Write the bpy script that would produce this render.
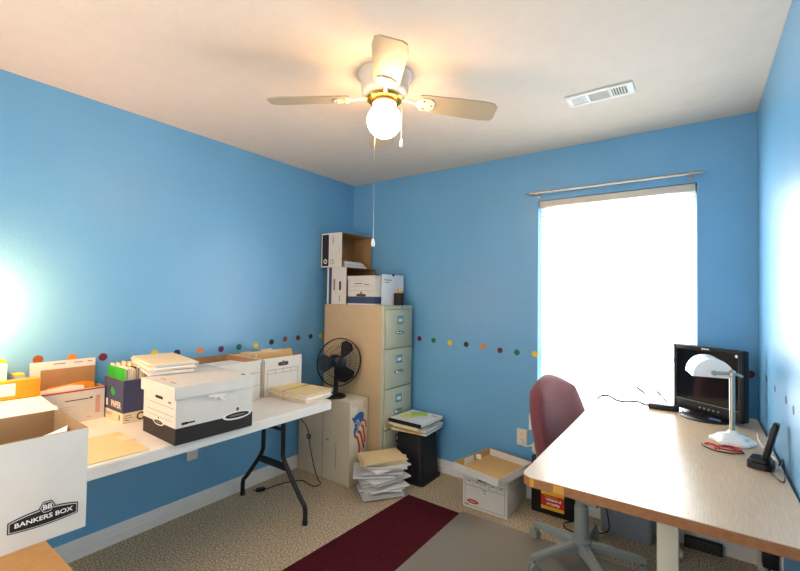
import bpy, bmesh, math, random
from mathutils import Matrix, Vector, Euler
random.seed(7)
C = bpy.context.scene.collection
SC = bpy.context.scene
PI = math.pi
R = math.radians
for o in list(bpy.data.objects): bpy.data.objects.remove(o)

# ------------------------------------------------------------------ camera, light, exposure
W, H, YF = 2.931, 2.44, -3.40           # room: width (x), height, y of the wall behind the camera
cd = bpy.data.cameras.new('camera'); cam = bpy.data.objects.new('camera', cd); C.objects.link(cam)
cr, cu, cf = Vector((.81543,.57867,.01460)), Vector((.00246,-.02870,.99959)), Vector((-.57885,.81506,.02483))
cam.matrix_world = Matrix(((cr.x,cu.x,-cf.x,2.663),(cr.y,cu.y,-cf.y,-2.9717),(cr.z,cu.z,-cf.z,1.4031),(0,0,0,1)))
cd.sensor_width = 36; cd.lens = 36*418.95/800; cd.clip_start = .02
SC.camera = cam
vs = SC.view_settings
vs.view_transform = 'Standard'; vs.look = 'None'; vs.gamma = 1; vs.use_curve_mapping = False
vs.exposure = 0.05
SC.cycles.diffuse_bounces = 8; SC.cycles.max_bounces = 16; SC.cycles.use_denoising = True
SC.cycles.sample_clamp_indirect = 8
wd = bpy.data.worlds.new('sky'); SC.world = wd; wd.use_nodes = True
bg = wd.node_tree.nodes['Background']; bg.inputs[0].default_value = (.88,.94,1,1); bg.inputs[1].default_value = 7.0
def area(name, loc, rot, sx, sy, power, col):
    l = bpy.data.lights.new(name, 'AREA'); l.shape = 'RECTANGLE'; l.size = sx; l.size_y = sy; l.energy = power; l.color = col
    o = bpy.data.objects.new(name, l); o.location = loc; o.rotation_euler = rot; C.objects.link(o); return o
area('daylight_window', (2.195, .30, 1.42), (R(-90),0,0), 1.5, 1.7, 100, (.93,.96,1))   # daylight just outside the glass
area('rear_fill_light', (1.5, YF+.06, 1.35), (R(90),0,0), 1.6, 1.9, 31, (1,.91,.80))     # added soft fill on the closed wall behind the camera
GLOBE_E, TABLE_LAMP_W = 42.0, 290.0

# ------------------------------------------------------------------ helpers
def lin(c):
    if isinstance(c, str): c = tuple(int(c[i:i+2],16)/255 for i in (0,2,4))
    return tuple(x/12.92 if x <= .04045 else ((x+.055)/1.055)**2.4 for x in c) + (1,)
MATS = {}
def mat(name, col, rough=.55, metal=0, var=.05, scale=12, bump=0, bscale=200, stretch=None, spec=.4, emit=None, es=0, sheen=0):
    if name in MATS: return MATS[name]
    m = bpy.data.materials.new(name); m.use_nodes = True; MATS[name] = m
    nt = m.node_tree; N = nt.nodes; L = nt.links; b = N['Principled BSDF']
    b.inputs['Roughness'].default_value = rough; b.inputs['Metallic'].default_value = metal
    b.inputs['Specular IOR Level'].default_value = spec
    if sheen: b.inputs['Sheen Weight'].default_value = sheen
    c = lin(col)
    tc = N.new('ShaderNodeTexCoord'); mp = N.new('ShaderNodeMapping'); L.new(tc.outputs['Object'], mp.inputs[0])
    if stretch: mp.inputs['Scale'].default_value = stretch
    nz = N.new('ShaderNodeTexNoise'); nz.inputs['Scale'].default_value = scale; nz.inputs['Detail'].default_value = 4
    L.new(mp.outputs[0], nz.inputs['Vector'])
    rp = N.new('ShaderNodeValToRGB'); L.new(nz.outputs[0], rp.inputs[0])
    rp.color_ramp.elements[0].position = .3; rp.color_ramp.elements[1].position = .7
    rp.color_ramp.elements[0].color = tuple(x*(1-var) for x in c[:3])+(1,)
    rp.color_ramp.elements[1].color = tuple(min(1,x*(1+var)) for x in c[:3])+(1,)
    L.new(rp.outputs[0], b.inputs['Base Color'])
    if bump:
        n2 = N.new('ShaderNodeTexNoise'); n2.inputs['Scale'].default_value = bscale; n2.inputs['Detail'].default_value = 3
        L.new(tc.outputs['Object'], n2.inputs['Vector'])
        bp = N.new('ShaderNodeBump'); bp.inputs['Strength'].default_value = bump; bp.inputs['Distance'].default_value = .004
        L.new(n2.outputs[0], bp.inputs['Height']); L.new(bp.outputs[0], b.inputs['Normal'])
    if emit:
        b.inputs['Emission Color'].default_value = lin(emit); b.inputs['Emission Strength'].default_value = es
    return m

class MB:
    """collects faces; build() links them as one mesh object"""
    def __init__(s): s.v=[]; s.f=[]; s.m=[]; s.slots=[]
    def mi(s, m):
        if m not in s.slots: s.slots.append(m)
        return s.slots.index(m)
    def add(s, vs, fs, m, M=None):
        k = len(s.v); i = s.mi(m)
        s.v += [tuple(M @ Vector(p)) if M else tuple(p) for p in vs]
        for f in fs: s.f.append([k+q for q in f]); s.m.append(i)
        return s
    def box(s, c, d, m, rz=0, bev=0, M=None, seg=2):
        T = Matrix.Translation(c) @ Matrix.Rotation(rz,4,'Z')
        if M: T = M @ T
        x,y,z = d[0]/2,d[1]/2,d[2]/2
        if bev:
            bm = bmesh.new(); bmesh.ops.create_cube(bm, size=1)
            for v in bm.verts: v.co = Vector((v.co.x*d[0], v.co.y*d[1], v.co.z*d[2]))
            bmesh.ops.bevel(bm, geom=bm.edges[:], offset=min(bev, .49*min(d)), segments=seg, profile=.5, affect='EDGES')
            bm.verts.index_update()
            s.add([v.co.copy() for v in bm.verts], [[v.index for v in f.verts] for f in bm.faces], m, T); bm.free(); return s
        vs = [(-x,-y,-z),(x,-y,-z),(x,y,-z),(-x,y,-z),(-x,-y,z),(x,-y,z),(x,y,z),(-x,y,z)]
        return s.add(vs, [(3,2,1,0),(4,5,6,7),(0,1,5,4),(1,2,6,5),(2,3,7,6),(3,0,4,7)], m, T)
    def quad(s, p, m, M=None): return s.add(p, [tuple(range(len(p)))], m, M)
    def prism(s, poly, z0, z1, m, M=None):
        n = len(poly); a = sum(poly[i][0]*poly[(i+1)%n][1]-poly[(i+1)%n][0]*poly[i][1] for i in range(n))
        if a < 0: poly = poly[::-1]
        vs = [(x,y,z0) for x,y in poly]+[(x,y,z1) for x,y in poly]
        return s.add(vs, [tuple(range(n))[::-1], tuple(range(n,2*n))]+[(i,(i+1)%n,n+(i+1)%n,n+i) for i in range(n)], m, M)
    def lathe(s, prof, m, c=(0,0,0), seg=32, M=None, cap=True):
        vs=[]; fs=[]; n=len(prof)
        for k in range(seg):
            a=2*PI*k/seg
            for r,z in prof: vs.append((c[0]+r*math.cos(a),c[1]+r*math.sin(a),c[2]+z))
        for k in range(seg):
            j=(k+1)%seg
            for i in range(n-1): fs.append((k*n+i,j*n+i,j*n+i+1,k*n+i+1))
        if cap:
            if prof[0][0]>1e-6: fs.append(tuple(k*n for k in range(seg))[::-1])
            if prof[-1][0]>1e-6: fs.append(tuple(k*n+n-1 for k in range(seg)))
        return s.add(vs, fs, m, M)
    def sphere(s, c, r, m, seg=24, M=None, sz=1):
        return s.lathe([(max(1e-7,r*math.sin(PI*i/14)), -r*sz*math.cos(PI*i/14)) for i in range(15)], m, c, seg, M, cap=False)
    def tube(s, pts, r, m, seg=8, sm=0, M=None, closed=False):
        P=[Vector(p) for p in pts]
        if sm: P=catmull(P, sm, closed)
        n=len(P); vs=[]; fs=[]; nrm=None
        for i,p in enumerate(P):
            t=(P[(i+1)%n]-P[i-1]) if closed else (P[min(i+1,n-1)]-P[max(i-1,0)])
            if t.length<1e-9: t=Vector((0,0,1))
            t.normalize()
            if nrm is None:
                nrm=t.orthogonal().normalized()
            nrm=(nrm-t*nrm.dot(t))
            nrm = nrm.normalized() if nrm.length>1e-6 else t.orthogonal().normalized()
            b=t.cross(nrm); rr=r[min(i,len(r)-1)] if isinstance(r,(list,tuple)) else r
            for k in range(seg):
                a=2*PI*k/seg; vs.append(p+nrm*rr*math.cos(a)+b*rr*math.sin(a))
        for i in range(n if closed else n-1):
            j=(i+1)%n
            for k in range(seg): q=(k+1)%seg; fs.append((i*seg+k,i*seg+q,j*seg+q,j*seg+k))
        if not closed: fs += [tuple(range(seg))[::-1], tuple(range((n-1)*seg,n*seg))]
        return s.add(vs, fs, m, M)
    def cyl(s, a, b, r, m, seg=20, r2=None, M=None):
        return s.tube([a,b], [r, r if r2 is None else r2], m, seg, M=M)
    def build(s, name, parent=None, loc=None, rot=None, smooth=True, ang=35, **tags):
        me = bpy.data.meshes.new(name); me.from_pydata([tuple(v) for v in s.v], [], s.f)
        for m in s.slots: me.materials.append(m)
        me.polygons.foreach_set('material_index', s.m)
        if smooth:
            me.polygons.foreach_set('use_smooth', [True]*len(me.polygons))
            me.set_sharp_from_angle(angle=R(ang))
        me.update()
        o = bpy.data.objects.new(name, me); C.objects.link(o)
        if parent: o.parent = parent
        if loc: o.location = loc
        if rot: o.rotation_euler = rot
        for k,v in tags.items(): o[k] = v
        return o
def catmull(P, k, closed=False):
    n=len(P); out=[]
    for i in range(n if closed else n-1):
        if closed: a,b,c,d=P[i-1],P[i],P[(i+1)%n],P[(i+2)%n]
        else: a,b,c,d=P[max(i-1,0)],P[i],P[i+1],P[min(i+2,n-1)]
        for j in range(k):
            t=j/k; out.append(.5*((2*b)+(c-a)*t+(2*a-5*b+4*c-d)*t*t+(3*b-a-3*c+d)*t**3))
    if not closed: out.append(P[-1])
    return out
def thing(name, label, cat, loc=(0,0,0), rz=0, group=None):
    o = bpy.data.objects.new(name, None); C.objects.link(o); o.empty_display_size=.05
    o.location=loc; o.rotation_euler=(0,0,rz); o['label']=label; o['category']=cat
    if group: o['group']=group
    return o
def tag(o, label, cat, group=None):
    o['label']=label; o['category']=cat
    if group: o['group']=group
    return o
def struct(o): o['kind']='structure'; return o
def dup(src, label, loc=None, rot=None):
    def cp(o, par):
        c=o.copy(); C.objects.link(c)
        if par: c.parent=par
        for ch in o.children: cp(ch, c)
        return c
    r=cp(src, None); r['label']=label
    if loc: r.location=loc
    if rot: r.rotation_euler=rot
    return r
def frame(o, x, y):                       # local frame: origin, x-axis, y-axis -> matrix (z = x cross y)
    x=Vector(x).normalized(); y=Vector(y).normalized(); z=x.cross(y)
    return Matrix(((x.x,y.x,z.x,o[0]),(x.y,y.y,z.y,o[1]),(x.z,y.z,z.z,o[2]),(0,0,0,1)))
def lettering(name, txt, size, m, parent, M, align='CENTER', sx=1.0, bold=0.0):
    cu = bpy.data.curves.new('t','FONT'); cu.body=txt; cu.size=size; cu.align_x=align; cu.align_y='CENTER'; cu.extrude=.0003; cu.offset=bold
    t = bpy.data.objects.new('t', cu); C.objects.link(t)
    bpy.context.view_layer.update()
    me = bpy.data.meshes.new_from_object(t.evaluated_get(bpy.context.evaluated_depsgraph_get()))
    bpy.data.objects.remove(t); bpy.data.curves.remove(cu)
    me.transform(M @ Matrix.Diagonal((sx,1,1,1))); me.materials.clear(); me.materials.append(m); me.name=name
    o = bpy.data.objects.new(name, me); C.objects.link(o); o.parent=parent; return o
def rrect(w,h,r,n=5):
    out=[]
    for cx,cy,a0 in ((w/2-r,h/2-r,0),(-w/2+r,h/2-r,90),(-w/2+r,-h/2+r,180),(w/2-r,-h/2+r,270)):
        for i in range(n+1):
            a=R(a0+90*i/n); out.append((cx+r*math.cos(a),cy+r*math.sin(a)))
    return out
def ellipse(a,b,n=28): return [(a*math.cos(2*PI*i/n), b*math.sin(2*PI*i/n)) for i in range(n)]

# ------------------------------------------------------------------ materials
white_box = mat('white corrugated board','ddd8ce',.7,var=.03,bump=.05,bscale=60)
brown_box = mat('brown board','a9835a',.8,var=.08)
black_print = mat('black print','1d1b1a',.6)
band_black = mat('black box band','2a2723',.6)
band_blue = mat('blue box band','3c4d70',.6)
grey_line = mat('grey printed line','77706a',.7)
pap = mat('white paper','f0ece4',.75,var=.02)
pap2 = mat('off white paper','dcd8d6',.75,var=.03)
manila = mat('manila card','e8cd98',.7,var=.03)
manila2 = mat('pale manila card','efdcb4',.7,var=.03)
orange_m = mat('orange envelope','f09a1c',.55)
black_pl = mat('black plastic','17171a',.35)
black_matte = mat('matte black plastic','1a1a1c',.6,bump=.1)
black_cable = mat('black cable','141416',.5)
white_pl = mat('white plastic','ecebe6',.4,var=.02)
white_paint = mat('white trim paint','e6e4df',.45,var=.02)
chrome = mat('chrome','c9ccd0',.2,1)
nickel = mat('satin nickel','b9b4aa',.32,1)
brass = mat('polished brass','d8a63c',.22,1)
grey_pl = mat('grey plastic','9a9c97',.5)
red_m = mat('red print','c23a30',.6)

def wall_mat(name, col):
    m = mat(name, col, .36, var=.03, scale=3, bump=.22, bscale=70, spec=.5)
    return m
blue_wall = wall_mat('blue wall paint','6ca9d2')
ceil_m = mat('ceiling texture paint','dfd4c7',.9,var=.02,bump=.55,bscale=38,spec=.1)
def carpet_mat():
    m = bpy.data.materials.new('beige cut pile carpet'); m.use_nodes=True; nt=m.node_tree; N=nt.nodes; L=nt.links; b=N['Principled BSDF']
    b.inputs['Roughness'].default_value=.95; b.inputs['Specular IOR Level'].default_value=.1
    tc=N.new('ShaderNodeTexCoord'); a=N.new('ShaderNodeTexNoise'); a.inputs['Scale'].default_value=115; a.inputs['Detail'].default_value=5; a.inputs['Roughness'].default_value=.7
    L.new(tc.outputs['Object'],a.inputs[0])
    r=N.new('ShaderNodeValToRGB'); L.new(a.outputs[0],r.inputs[0]); e=r.color_ramp.elements
    e[0].position=.36; e[0].color=lin('6f5c42'); e[1].position=.64; e[1].color=lin('f0e2ca')
    x=r.color_ramp.elements.new(.5); x.color=lin('bfa98a')
    L.new(r.outputs[0],b.inputs['Base Color'])
    bp=N.new('ShaderNodeBump'); bp.inputs['Strength'].default_value=.8; bp.inputs['Distance'].default_value=.008
    L.new(a.outputs[0],bp.inputs['Height']); L.new(bp.outputs[0],b.inputs['Normal']); return m
carpet = carpet_mat()
def wood_mat(name, c0, c1, rough, axis_scale, rings=True, spec=.4, edge=None):
    m = bpy.data.materials.new(name); m.use_nodes=True; nt=m.node_tree; N=nt.nodes; L=nt.links; b=N['Principled BSDF']
    b.inputs['Roughness'].default_value=rough; b.inputs['Specular IOR Level'].default_value=spec
    tc=N.new('ShaderNodeTexCoord'); mp=N.new('ShaderNodeMapping'); mp.inputs['Scale'].default_value=axis_scale; L.new(tc.outputs['Object'],mp.inputs[0])
    w=N.new('ShaderNodeTexWave'); w.bands_direction='X'; w.inputs['Scale'].default_value=9; w.inputs['Distortion'].default_value=9; w.inputs['Detail'].default_value=3; w.inputs['Detail Scale'].default_value=.7
    L.new(mp.outputs[0],w.inputs[0])
    nz=N.new('ShaderNodeTexNoise'); nz.inputs['Scale'].default_value=40; nz.inputs['Detail'].default_value=5; L.new(mp.outputs[0],nz.inputs[0])
    mx=N.new('ShaderNodeMath'); mx.operation='MULTIPLY_ADD'; mx.inputs[1].default_value=.14; L.new(w.outputs[1],mx.inputs[0])
    m2=N.new('ShaderNodeMath'); m2.operation='MULTIPLY'; m2.inputs[1].default_value=.85; L.new(nz.outputs[0],m2.inputs[0]); L.new(m2.outputs[0],mx.inputs[2])
    r=N.new('ShaderNodeValToRGB'); L.new(mx.outputs[0],r.inputs[0]); r.color_ramp.elements[0].color=lin(c0); r.color_ramp.elements[1].color=lin(c1)
    r.color_ramp.elements[0].position=.15; r.color_ramp.elements[1].position=.75
    L.new(r.outputs[0],b.inputs['Base Color']); return m

# ------------------------------------------------------------------ the setting
T=.12
struct(MB().box((W/2,(YF)/2,-.05),(W+2*T,-YF+2*T,.1),carpet).build('floor'))
struct(MB().box((W/2,YF/2,H+.05),(W+2*T,-YF+2*T,.1),ceil_m).build('ceiling'))
struct(MB().box((-T/2,YF/2,H/2),(T,-YF+2*T,H),blue_wall).build('wall_left'))
struct(MB().box((W+T/2,YF/2,H/2),(T,-YF+2*T,H),blue_wall).build('wall_right'))
struct(MB().box((W/2,YF-T/2,H/2),(W,T,H),blue_wall).build('wall_front'))
X0,X1,Z0,Z1 = 1.746,2.662,.60,2.09
b=MB()
b.box((X0/2,T/2,H/2),(X0,T,H),blue_wall); b.box(((X1+W)/2,T/2,H/2),(W-X1,T,H),blue_wall)
b.box(((X0+X1)/2,T/2,Z0/2),(X1-X0,T,Z0),blue_wall); b.box(((X0+X1)/2,T/2,(Z1+H)/2),(X1-X0,T,H-Z1),blue_wall)
struct(b.build('wall_back'))
def bb(name, a, c, n):                    # profiled baseboard from a to c, n = into the room
    p=[(0,0),(.014,0),(.014,.05),(.011,.056),(.011,.074),(.006,.088),(.004,.1),(0,.1)]
    a=Vector(a+(0,)); c=Vector(c+(0,)); n=Vector(n+(0,)); vs=[]
    for q in (a,c): vs += [q+n*x+Vector((0,0,z)) for x,z in p]
    k=len(p); fs=[(i,(i+1)%k,k+(i+1)%k,k+i) for i in range(k)]+[tuple(range(k)),tuple(range(2*k-1,k-1,-1))]
    struct(MB().add(vs,fs,white_paint).build(name, ang=20))
bb('baseboard_left',(0,YF),(0,0),(1,0)); bb('baseboard_back',(0,0),(W,0),(0,-1)); bb('baseboard_right',(W,YF),(W,0),(-1,0))

# window: vinyl frame, two sashes, glass
win=MB(); xm=(X0+X1)/2; ww=X1-X0; yw=.095
for x in (X0+.02,X1-.02): win.box((x,yw,(Z0+Z1)/2),(.04,.05,Z1-Z0),white_pl)
for z in (Z0+.02,Z1-.02): win.box((xm,yw,z),(ww,.05,.04),white_pl)
win=struct(win.build('window_1'))
for nm,z0,z1,y in (('upper_sash',1.02,2.05,.105),('lower_sash',.64,1.05,.085)):
    s=MB()
    for x in (X0+.055,X1-.055): s.box((x,y,(z0+z1)/2),(.03,.02,z1-z0),white_pl)
    for z in (z0+.015,z1-.015): s.box((xm,y,z),(ww-.142,.018,.03),white_pl)
    s.build('sash',win)
glass=bpy.data.materials.new('window glass'); glass.use_nodes=True
g=glass.node_tree; gb=g.nodes['Principled BSDF']; gb.inputs['Transmission Weight'].default_value=1; gb.inputs['Roughness'].default_value=0; gb.inputs['IOR'].default_value=1.02
tr=g.nodes.new('ShaderNodeBsdfTransparent'); mxn=g.nodes.new('ShaderNodeMixShader'); mxn.inputs[0].default_value=.06
gl=g.nodes.new('ShaderNodeBsdfGlossy'); gl.inputs['Roughness'].default_value=.02
g.links.new(tr.outputs[0],mxn.inputs[1]); g.links.new(gl.outputs[0],mxn.inputs[2]); g.links.new(mxn.outputs[0],g.nodes['Material Output'].inputs[0])
MB().box((xm,.106,1.54),(ww-.12,.003,.98),glass).build('pane',win); MB().box((xm,.086,.845),(ww-.12,.003,.36),glass).build('pane',win)
struct(MB().box((xm,.03,Z0+.008),(ww-.002,.10,.016),white_paint,bev=.004).build('trim_1'))

# venetian blind inside the recess
slat_m=bpy.data.materials.new('white blind slat'); slat_m.use_nodes=True; n=slat_m.node_tree; pb=n.nodes['Principled BSDF']
pb.inputs['Base Color'].default_value=lin('f4f2ec'); pb.inputs['Roughness'].default_value=.4
tl=n.nodes.new('ShaderNodeBsdfTranslucent'); tl.inputs[0].default_value=lin('fbf8f0'); ms=n.nodes.new('ShaderNodeMixShader'); ms.inputs[0].default_value=.22
n.links.new(pb.outputs[0],ms.inputs[1]); n.links.new(tl.outputs[0],ms.inputs[2]); n.links.new(ms.outputs[0],n.nodes['Material Output'].inputs[0])
bl=thing('window_blind','white horizontal slat blind, lowered, filling the bright window recess','blind',(xm,.03,0))
MB().box((0,0,2.066),(ww-.012,.045,.044),mat('blind valance','d9cfc0',.5),bev=.004).build('head_rail',bl)
s=MB(); ns=42
for i in range(ns):
    z=.665+(2.03-.665)*i/(ns-1)
    M=Matrix.Translation((0,0,z)) @ Matrix.Rotation(R(-8),4,'X')
    pts=[]; w2=(ww-.02)/2
    for k in range(5):
        yy=-.02+.04*k/4; pts.append((yy,.0025*(1-(yy/.02)**2)))
    vs=[(-w2,y,zz) for y,zz in pts]+[(w2,y,zz) for y,zz in pts]
    s.add(vs,[(k,5+k,6+k,k+1) for k in range(4)],slat_m,M)
s.build('slats',bl)
MB().box((0,0,.635),(ww-.016,.04,.02),white_pl,bev=.004).build('bottom_rail',bl)
for x in (-.33,0,.33): MB().cyl((x,-.021,.64),(x,-.021,2.04),.0011,white_pl,6).build('ladder_cord',bl)
wn=MB().cyl((-.37,-.03,1.20),(-.37,-.028,2.04),.004,white_pl,8).build('tilt_wand',bl)
cb=MB(); cb.cyl((.36,-.03,.95),(.36,-.028,2.04),.0013,white_pl,6); cb.lathe([(.002,.03),(.007,.012),(.006,0)],grey_pl,(.36,-.03,.925),12); cb.build('lift_cord',bl)

cr_=thing('curtain_rod','slim bare satin metal curtain rod mounted above the window','curtain rod',(2.19,-.055,2.134))
MB().cyl((-.49,0,0),(.49,0,0),.008,nickel).build('rod',cr_)
for sx in (-1,1):
    MB().lathe([(.008,0),(.011,.004),(.009,.012),(.006,.026),(.0005,.03)],nickel,M=frame((sx*.488,0,0),(0,1,0),(0,0,sx))).build('finial',cr_)
    k=MB(); k.box((sx*.44,.052,0),(.02,.004,.05),nickel); k.box((sx*.44,.025,-.010),(.012,.05,.006),nickel); k.box((sx*.44,0,-.01),(.014,.018,.008),nickel); k.build('bracket',cr_)

# ceiling register
vt=thing('ceiling_vent','white rectangular three section air register on the ceiling','air vent',(2.26,-.683,H),R(0))
f=MB(); vw,vd=.31,.13
for y in (-vd/2+.011,vd/2-.011): f.box((0,y,-.005),(vw,.022,.010),white_paint,bev=.003)
for x in (-vw/2+.014,vw/2-.014): f.box((x,0,-.005),(.028,vd-.04,.010),white_paint,bev=.003)
for x in (-.052,.052): f.box((x,0,-.005),(.012,vd-.04,.010),white_paint)
f.build('frame',vt)
MB().box((0,0,-.0015),(vw-.04,vd-.03,.003),mat('dark duct','3a3d3e',.8)).build('duct_opening',vt)
for x0,n_,ang in ((-.095,6,50),(0,1,0),(.095,6,-50)):
    l=MB()
    if n_>1:
        for k in range(n_): l.box((0,0,0),(.002,vd-.044,.011),white_paint,M=Matrix.Translation((x0-.03+.012*k,0,-.0065))@Matrix.Rotation(R(ang),4,'Y'))
    else:
        for k in range(6): l.box((0,0,0),(.09,.002,.011),white_paint,M=Matrix.Translation((x0,-.034+.0136*k,-.0065))@Matrix.Rotation(R(50),4,'X'))
    l.build('louvres',vt)

# wall outlets
def outlet(name, loc, rz, label, col='e6d9bf'):
    t=thing(name,label,'outlet',loc,rz); m=mat('plate '+col,col,.4)
    MB().prism(rrect(.07,.114,.006),0,.006,m,frame((0,0,0),(1,0,0),(0,0,1))).build('plate',t)   # faces -y
    for z in (-.02,.02):
        o=MB(); o.prism(rrect(.034,.028,.012),.006,.0075,m,frame((0,0,z),(1,0,0),(0,0,1)))
        for x in (-.006,.006): o.box((x,-.0078,z+.003),(.002,.001,.008),black_print)
        o.build('socket',t)
    return t
outlet('wall_outlet',(1.64,-.0005,.41),0,'almond wall outlet with a white plug, beside the red office chair')
outlet('wall_outlet',(.0005,-1.513,.385),R(90),'white wall outlet on the left wall just under the folding table','e2dfd8')
outlet('wall_outlet',(W-.0005,-.742,.41),R(-90),'white outlet low on the right wall holding a black adapter','e2dfd8')
pl=thing('wall_plate','small white wall plate half hidden by the red office chair','wall plate',(1.725,-.0005,.53))
MB().prism(rrect(.07,.114,.006),0,.005,white_pl,frame((0,0,0),(1,0,0),(0,0,1))).build('plate',pl)
MB().lathe([(.006,0),(.006,.01)],nickel,M=frame((0,-.005,0),(1,0,0),(0,0,1)),seg=12).build('connector',pl)

# dot stickers
DC={'yellow':'e8c51e','brown':'8a4a22','orange':'e07d28','maroon':'6b1a2c','black':'25202a','green':'1f6a4a','purple':'5b2350','navy':'1e3350'}
def dot(axis, u, z, col, label, r=.021):
    m=mat('sticker '+col,DC[col],.5)
    if axis=='L': M=frame((0,u,z),(0,1,0),(0,0,1))
    elif axis=='B': M=frame((u,0,z),(1,0,0),(0,0,1))
    else: M=frame((W,u,z),(0,-1,0),(0,0,1))
    s=MB().prism(ellipse(r,r,24),0.0002,.0012,m)
    o=s.build('dot_sticker'); o.matrix_world=M; tag(o,label,'sticker','dot stickers along the walls')
for y,z,c,l in [
 (-2.443,1.059,'yellow','yellow dot sticker above the orange folder on the left wall'),
 (-2.308,1.062,'brown','brown dot sticker peeking over the left end of the white carton flap'),
 (-2.169,1.054,'orange','orange dot sticker peeking over the middle of the white carton flap'),
 (-2.029,1.044,'maroon','maroon dot sticker between the white carton flap and green hanging folders'),
 (-1.761,1.037,'yellow','yellow dot sticker half hidden behind the tall pile of folders'),
 (-1.627,1.025,'black','charcoal dot sticker just past the tall pile of folders'),
 (-1.478,1.026,'orange','orange dot sticker above the open file box of loose papers'),
 (-1.329,1.021,'purple','purple dot sticker above where the two open file boxes meet'),
 (-1.191,1.023,'green','dark green dot sticker above the file box of manila folders'),
 (-1.05,1.021,'yellow','yellow dot sticker above the manila tabs in the end file box'),
 (-.912,1.036,'black','black dot sticker just past the end file box on left wall'),
 (-.783,1.049,'brown','brown dot sticker on left wall, three dots from the tan cabinet'),
 (-.651,1.049,'maroon','dark maroon dot sticker on left wall beside a small navy dot'),
 (-.514,1.051,'navy','navy dot sticker on left wall beside the desk fan grille'),
 (-.397,1.047,'yellow','yellow dot sticker touching the edge of the tan filing cabinet')]: dot('L',y,z,c,l)
for x,z,c,l in [
 (.761,1.048,'maroon','dark maroon dot sticker on back wall right next to filing cabinet'),
 (.898,1.043,'green','green dot sticker on back wall, second from the filing cabinet'),
 (1.05,1.034,'yellow','yellow dot sticker on back wall, third from the filing cabinet'),
 (1.193,1.033,'black','blackish dot sticker on back wall between a yellow and an orange dot'),
 (1.334,1.03,'orange','orange dot sticker on the back wall, midway from cabinet to window'),
 (1.47,1.011,'maroon','red maroon dot sticker on back wall between orange and green dots'),
 (1.598,1.007,'green','green dot sticker on back wall close to the window'),
 (1.728,1.008,'yellow','yellow dot sticker at the left edge of the window'),
 (2.895,1.006,'maroon','dark red dot sticker between the monitor and right corner')]: dot('B',x,z,c,l)
for y,z,c,l in [
 (-.333,1.035,'green','faint green dot sticker on right wall, closest to the corner'),
 (-.584,1.033,'black','faint dark dot sticker on right wall, second from the corner'),
 (-.856,1.037,'purple','purple dot sticker on right wall above the cordless phone'),
 (-1.005,1.031,'navy','navy dot sticker on right wall, nearest to the frame edge')]: dot('R',y,z,c,l,.016)

# ------------------------------------------------------------------ ceiling fan with lit globe
cf_=thing('ceiling_fan','four blade cream ceiling fan with lit white globe, mounted on the ceiling','ceiling fan',(1.468,-1.436,H))
fanw=mat('fan enamel','d9d2c4',.35,var=.02)
MB().lathe([(.125,0),(.128,-.008),(.118,-.018),(.112,-.03),(.112,-.075),(.104,-.095),(.085,-.108),(.06,-.115)][::-1],fanw,seg=40).build('motor_housing',cf_)
MB().lathe([(.05,-.112),(.082,-.110),(.086,-.117),(.08,-.124),(.055,-.128)][::-1],brass,seg=36).build('brass_ring',cf_)
MB().lathe([(.052,-.13),(.056,-.14),(.044,-.150),(.040,-.166),(.001,-.167)][::-1],fanw,seg=30).build('light_fitter',cf_)
gm=mat('lit globe glass','fff4e2',.4,emit='ffca90',es=GLOBE_E)
MB().lathe([(max(1e-6,0.080*math.sin(PI*i/20)),-.219-.080*math.cos(PI*i/20)) for i in range(1,18)]+[(.036,-.14)][:0],gm,seg=32).build('globe',cf_)
blade_m=wood_mat('cream fan blade','a99a80','b8aa90',.4,(3,30,3))
for i,a in enumerate((40,130,220,310)):
    Mz=Matrix.Rotation(R(a),4,'Z')
    out=[(.165,-.052),(.2,-.058),(.46,-.068),(.512,-.060),(.53,-.04),(.533,.04),(.52,.060),(.46,.068),(.2,.058),(.165,.052)]
    M=Mz @ Matrix.Translation((.14,0,-.122)) @ Matrix.Rotation(R(4.6),4,'Y') @ Matrix.Rotation(R(-12),4,'X') @ Matrix.Translation((-.14,0,0))
    bo=MB().prism(out,-.003,.003,blade_m,M).build('blade',cf_)
    k=MB()
    k.tube([(.085,0,-.116),(.11,0,-.117),(.135,0,-.124),(.16,0,-.129)],[.009,.008,.008,.007],fanw,10,4,Mz)
    k.prism([(.15,-.016),(.175,-.04),(.215,-.042),(.235,-.02),(.235,.02),(.215,.042),(.175,.04),(.15,.016)],-.0085,-.0032,fanw,M)
    for sx,sy in ((.185,-.026),(.185,.026),(.222,0)): k.lathe([(.0045,-.0115),(.0055,-.0085)],brass,(sx,sy,0),10,M)
    k.build('blade_bracket',bo)
def chain(x,y,z0,z1,kn):
    p=MB(); p.cyl((x,y,z0),(x,y,z1),.0016,nickel,6)
    o=p.build('pull_chain',cf_)
    MB().lathe([(.001,0),(.006,-.008),(.0095,-.028),(.008,-.038),(.001,-.042)][::-1],white_pl,(x,y,z1),16).build('pull_knob',o)
chain(-.056,0,-.16,-.765,0); chain(.065,.05,-.14,-.30,0)

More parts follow.
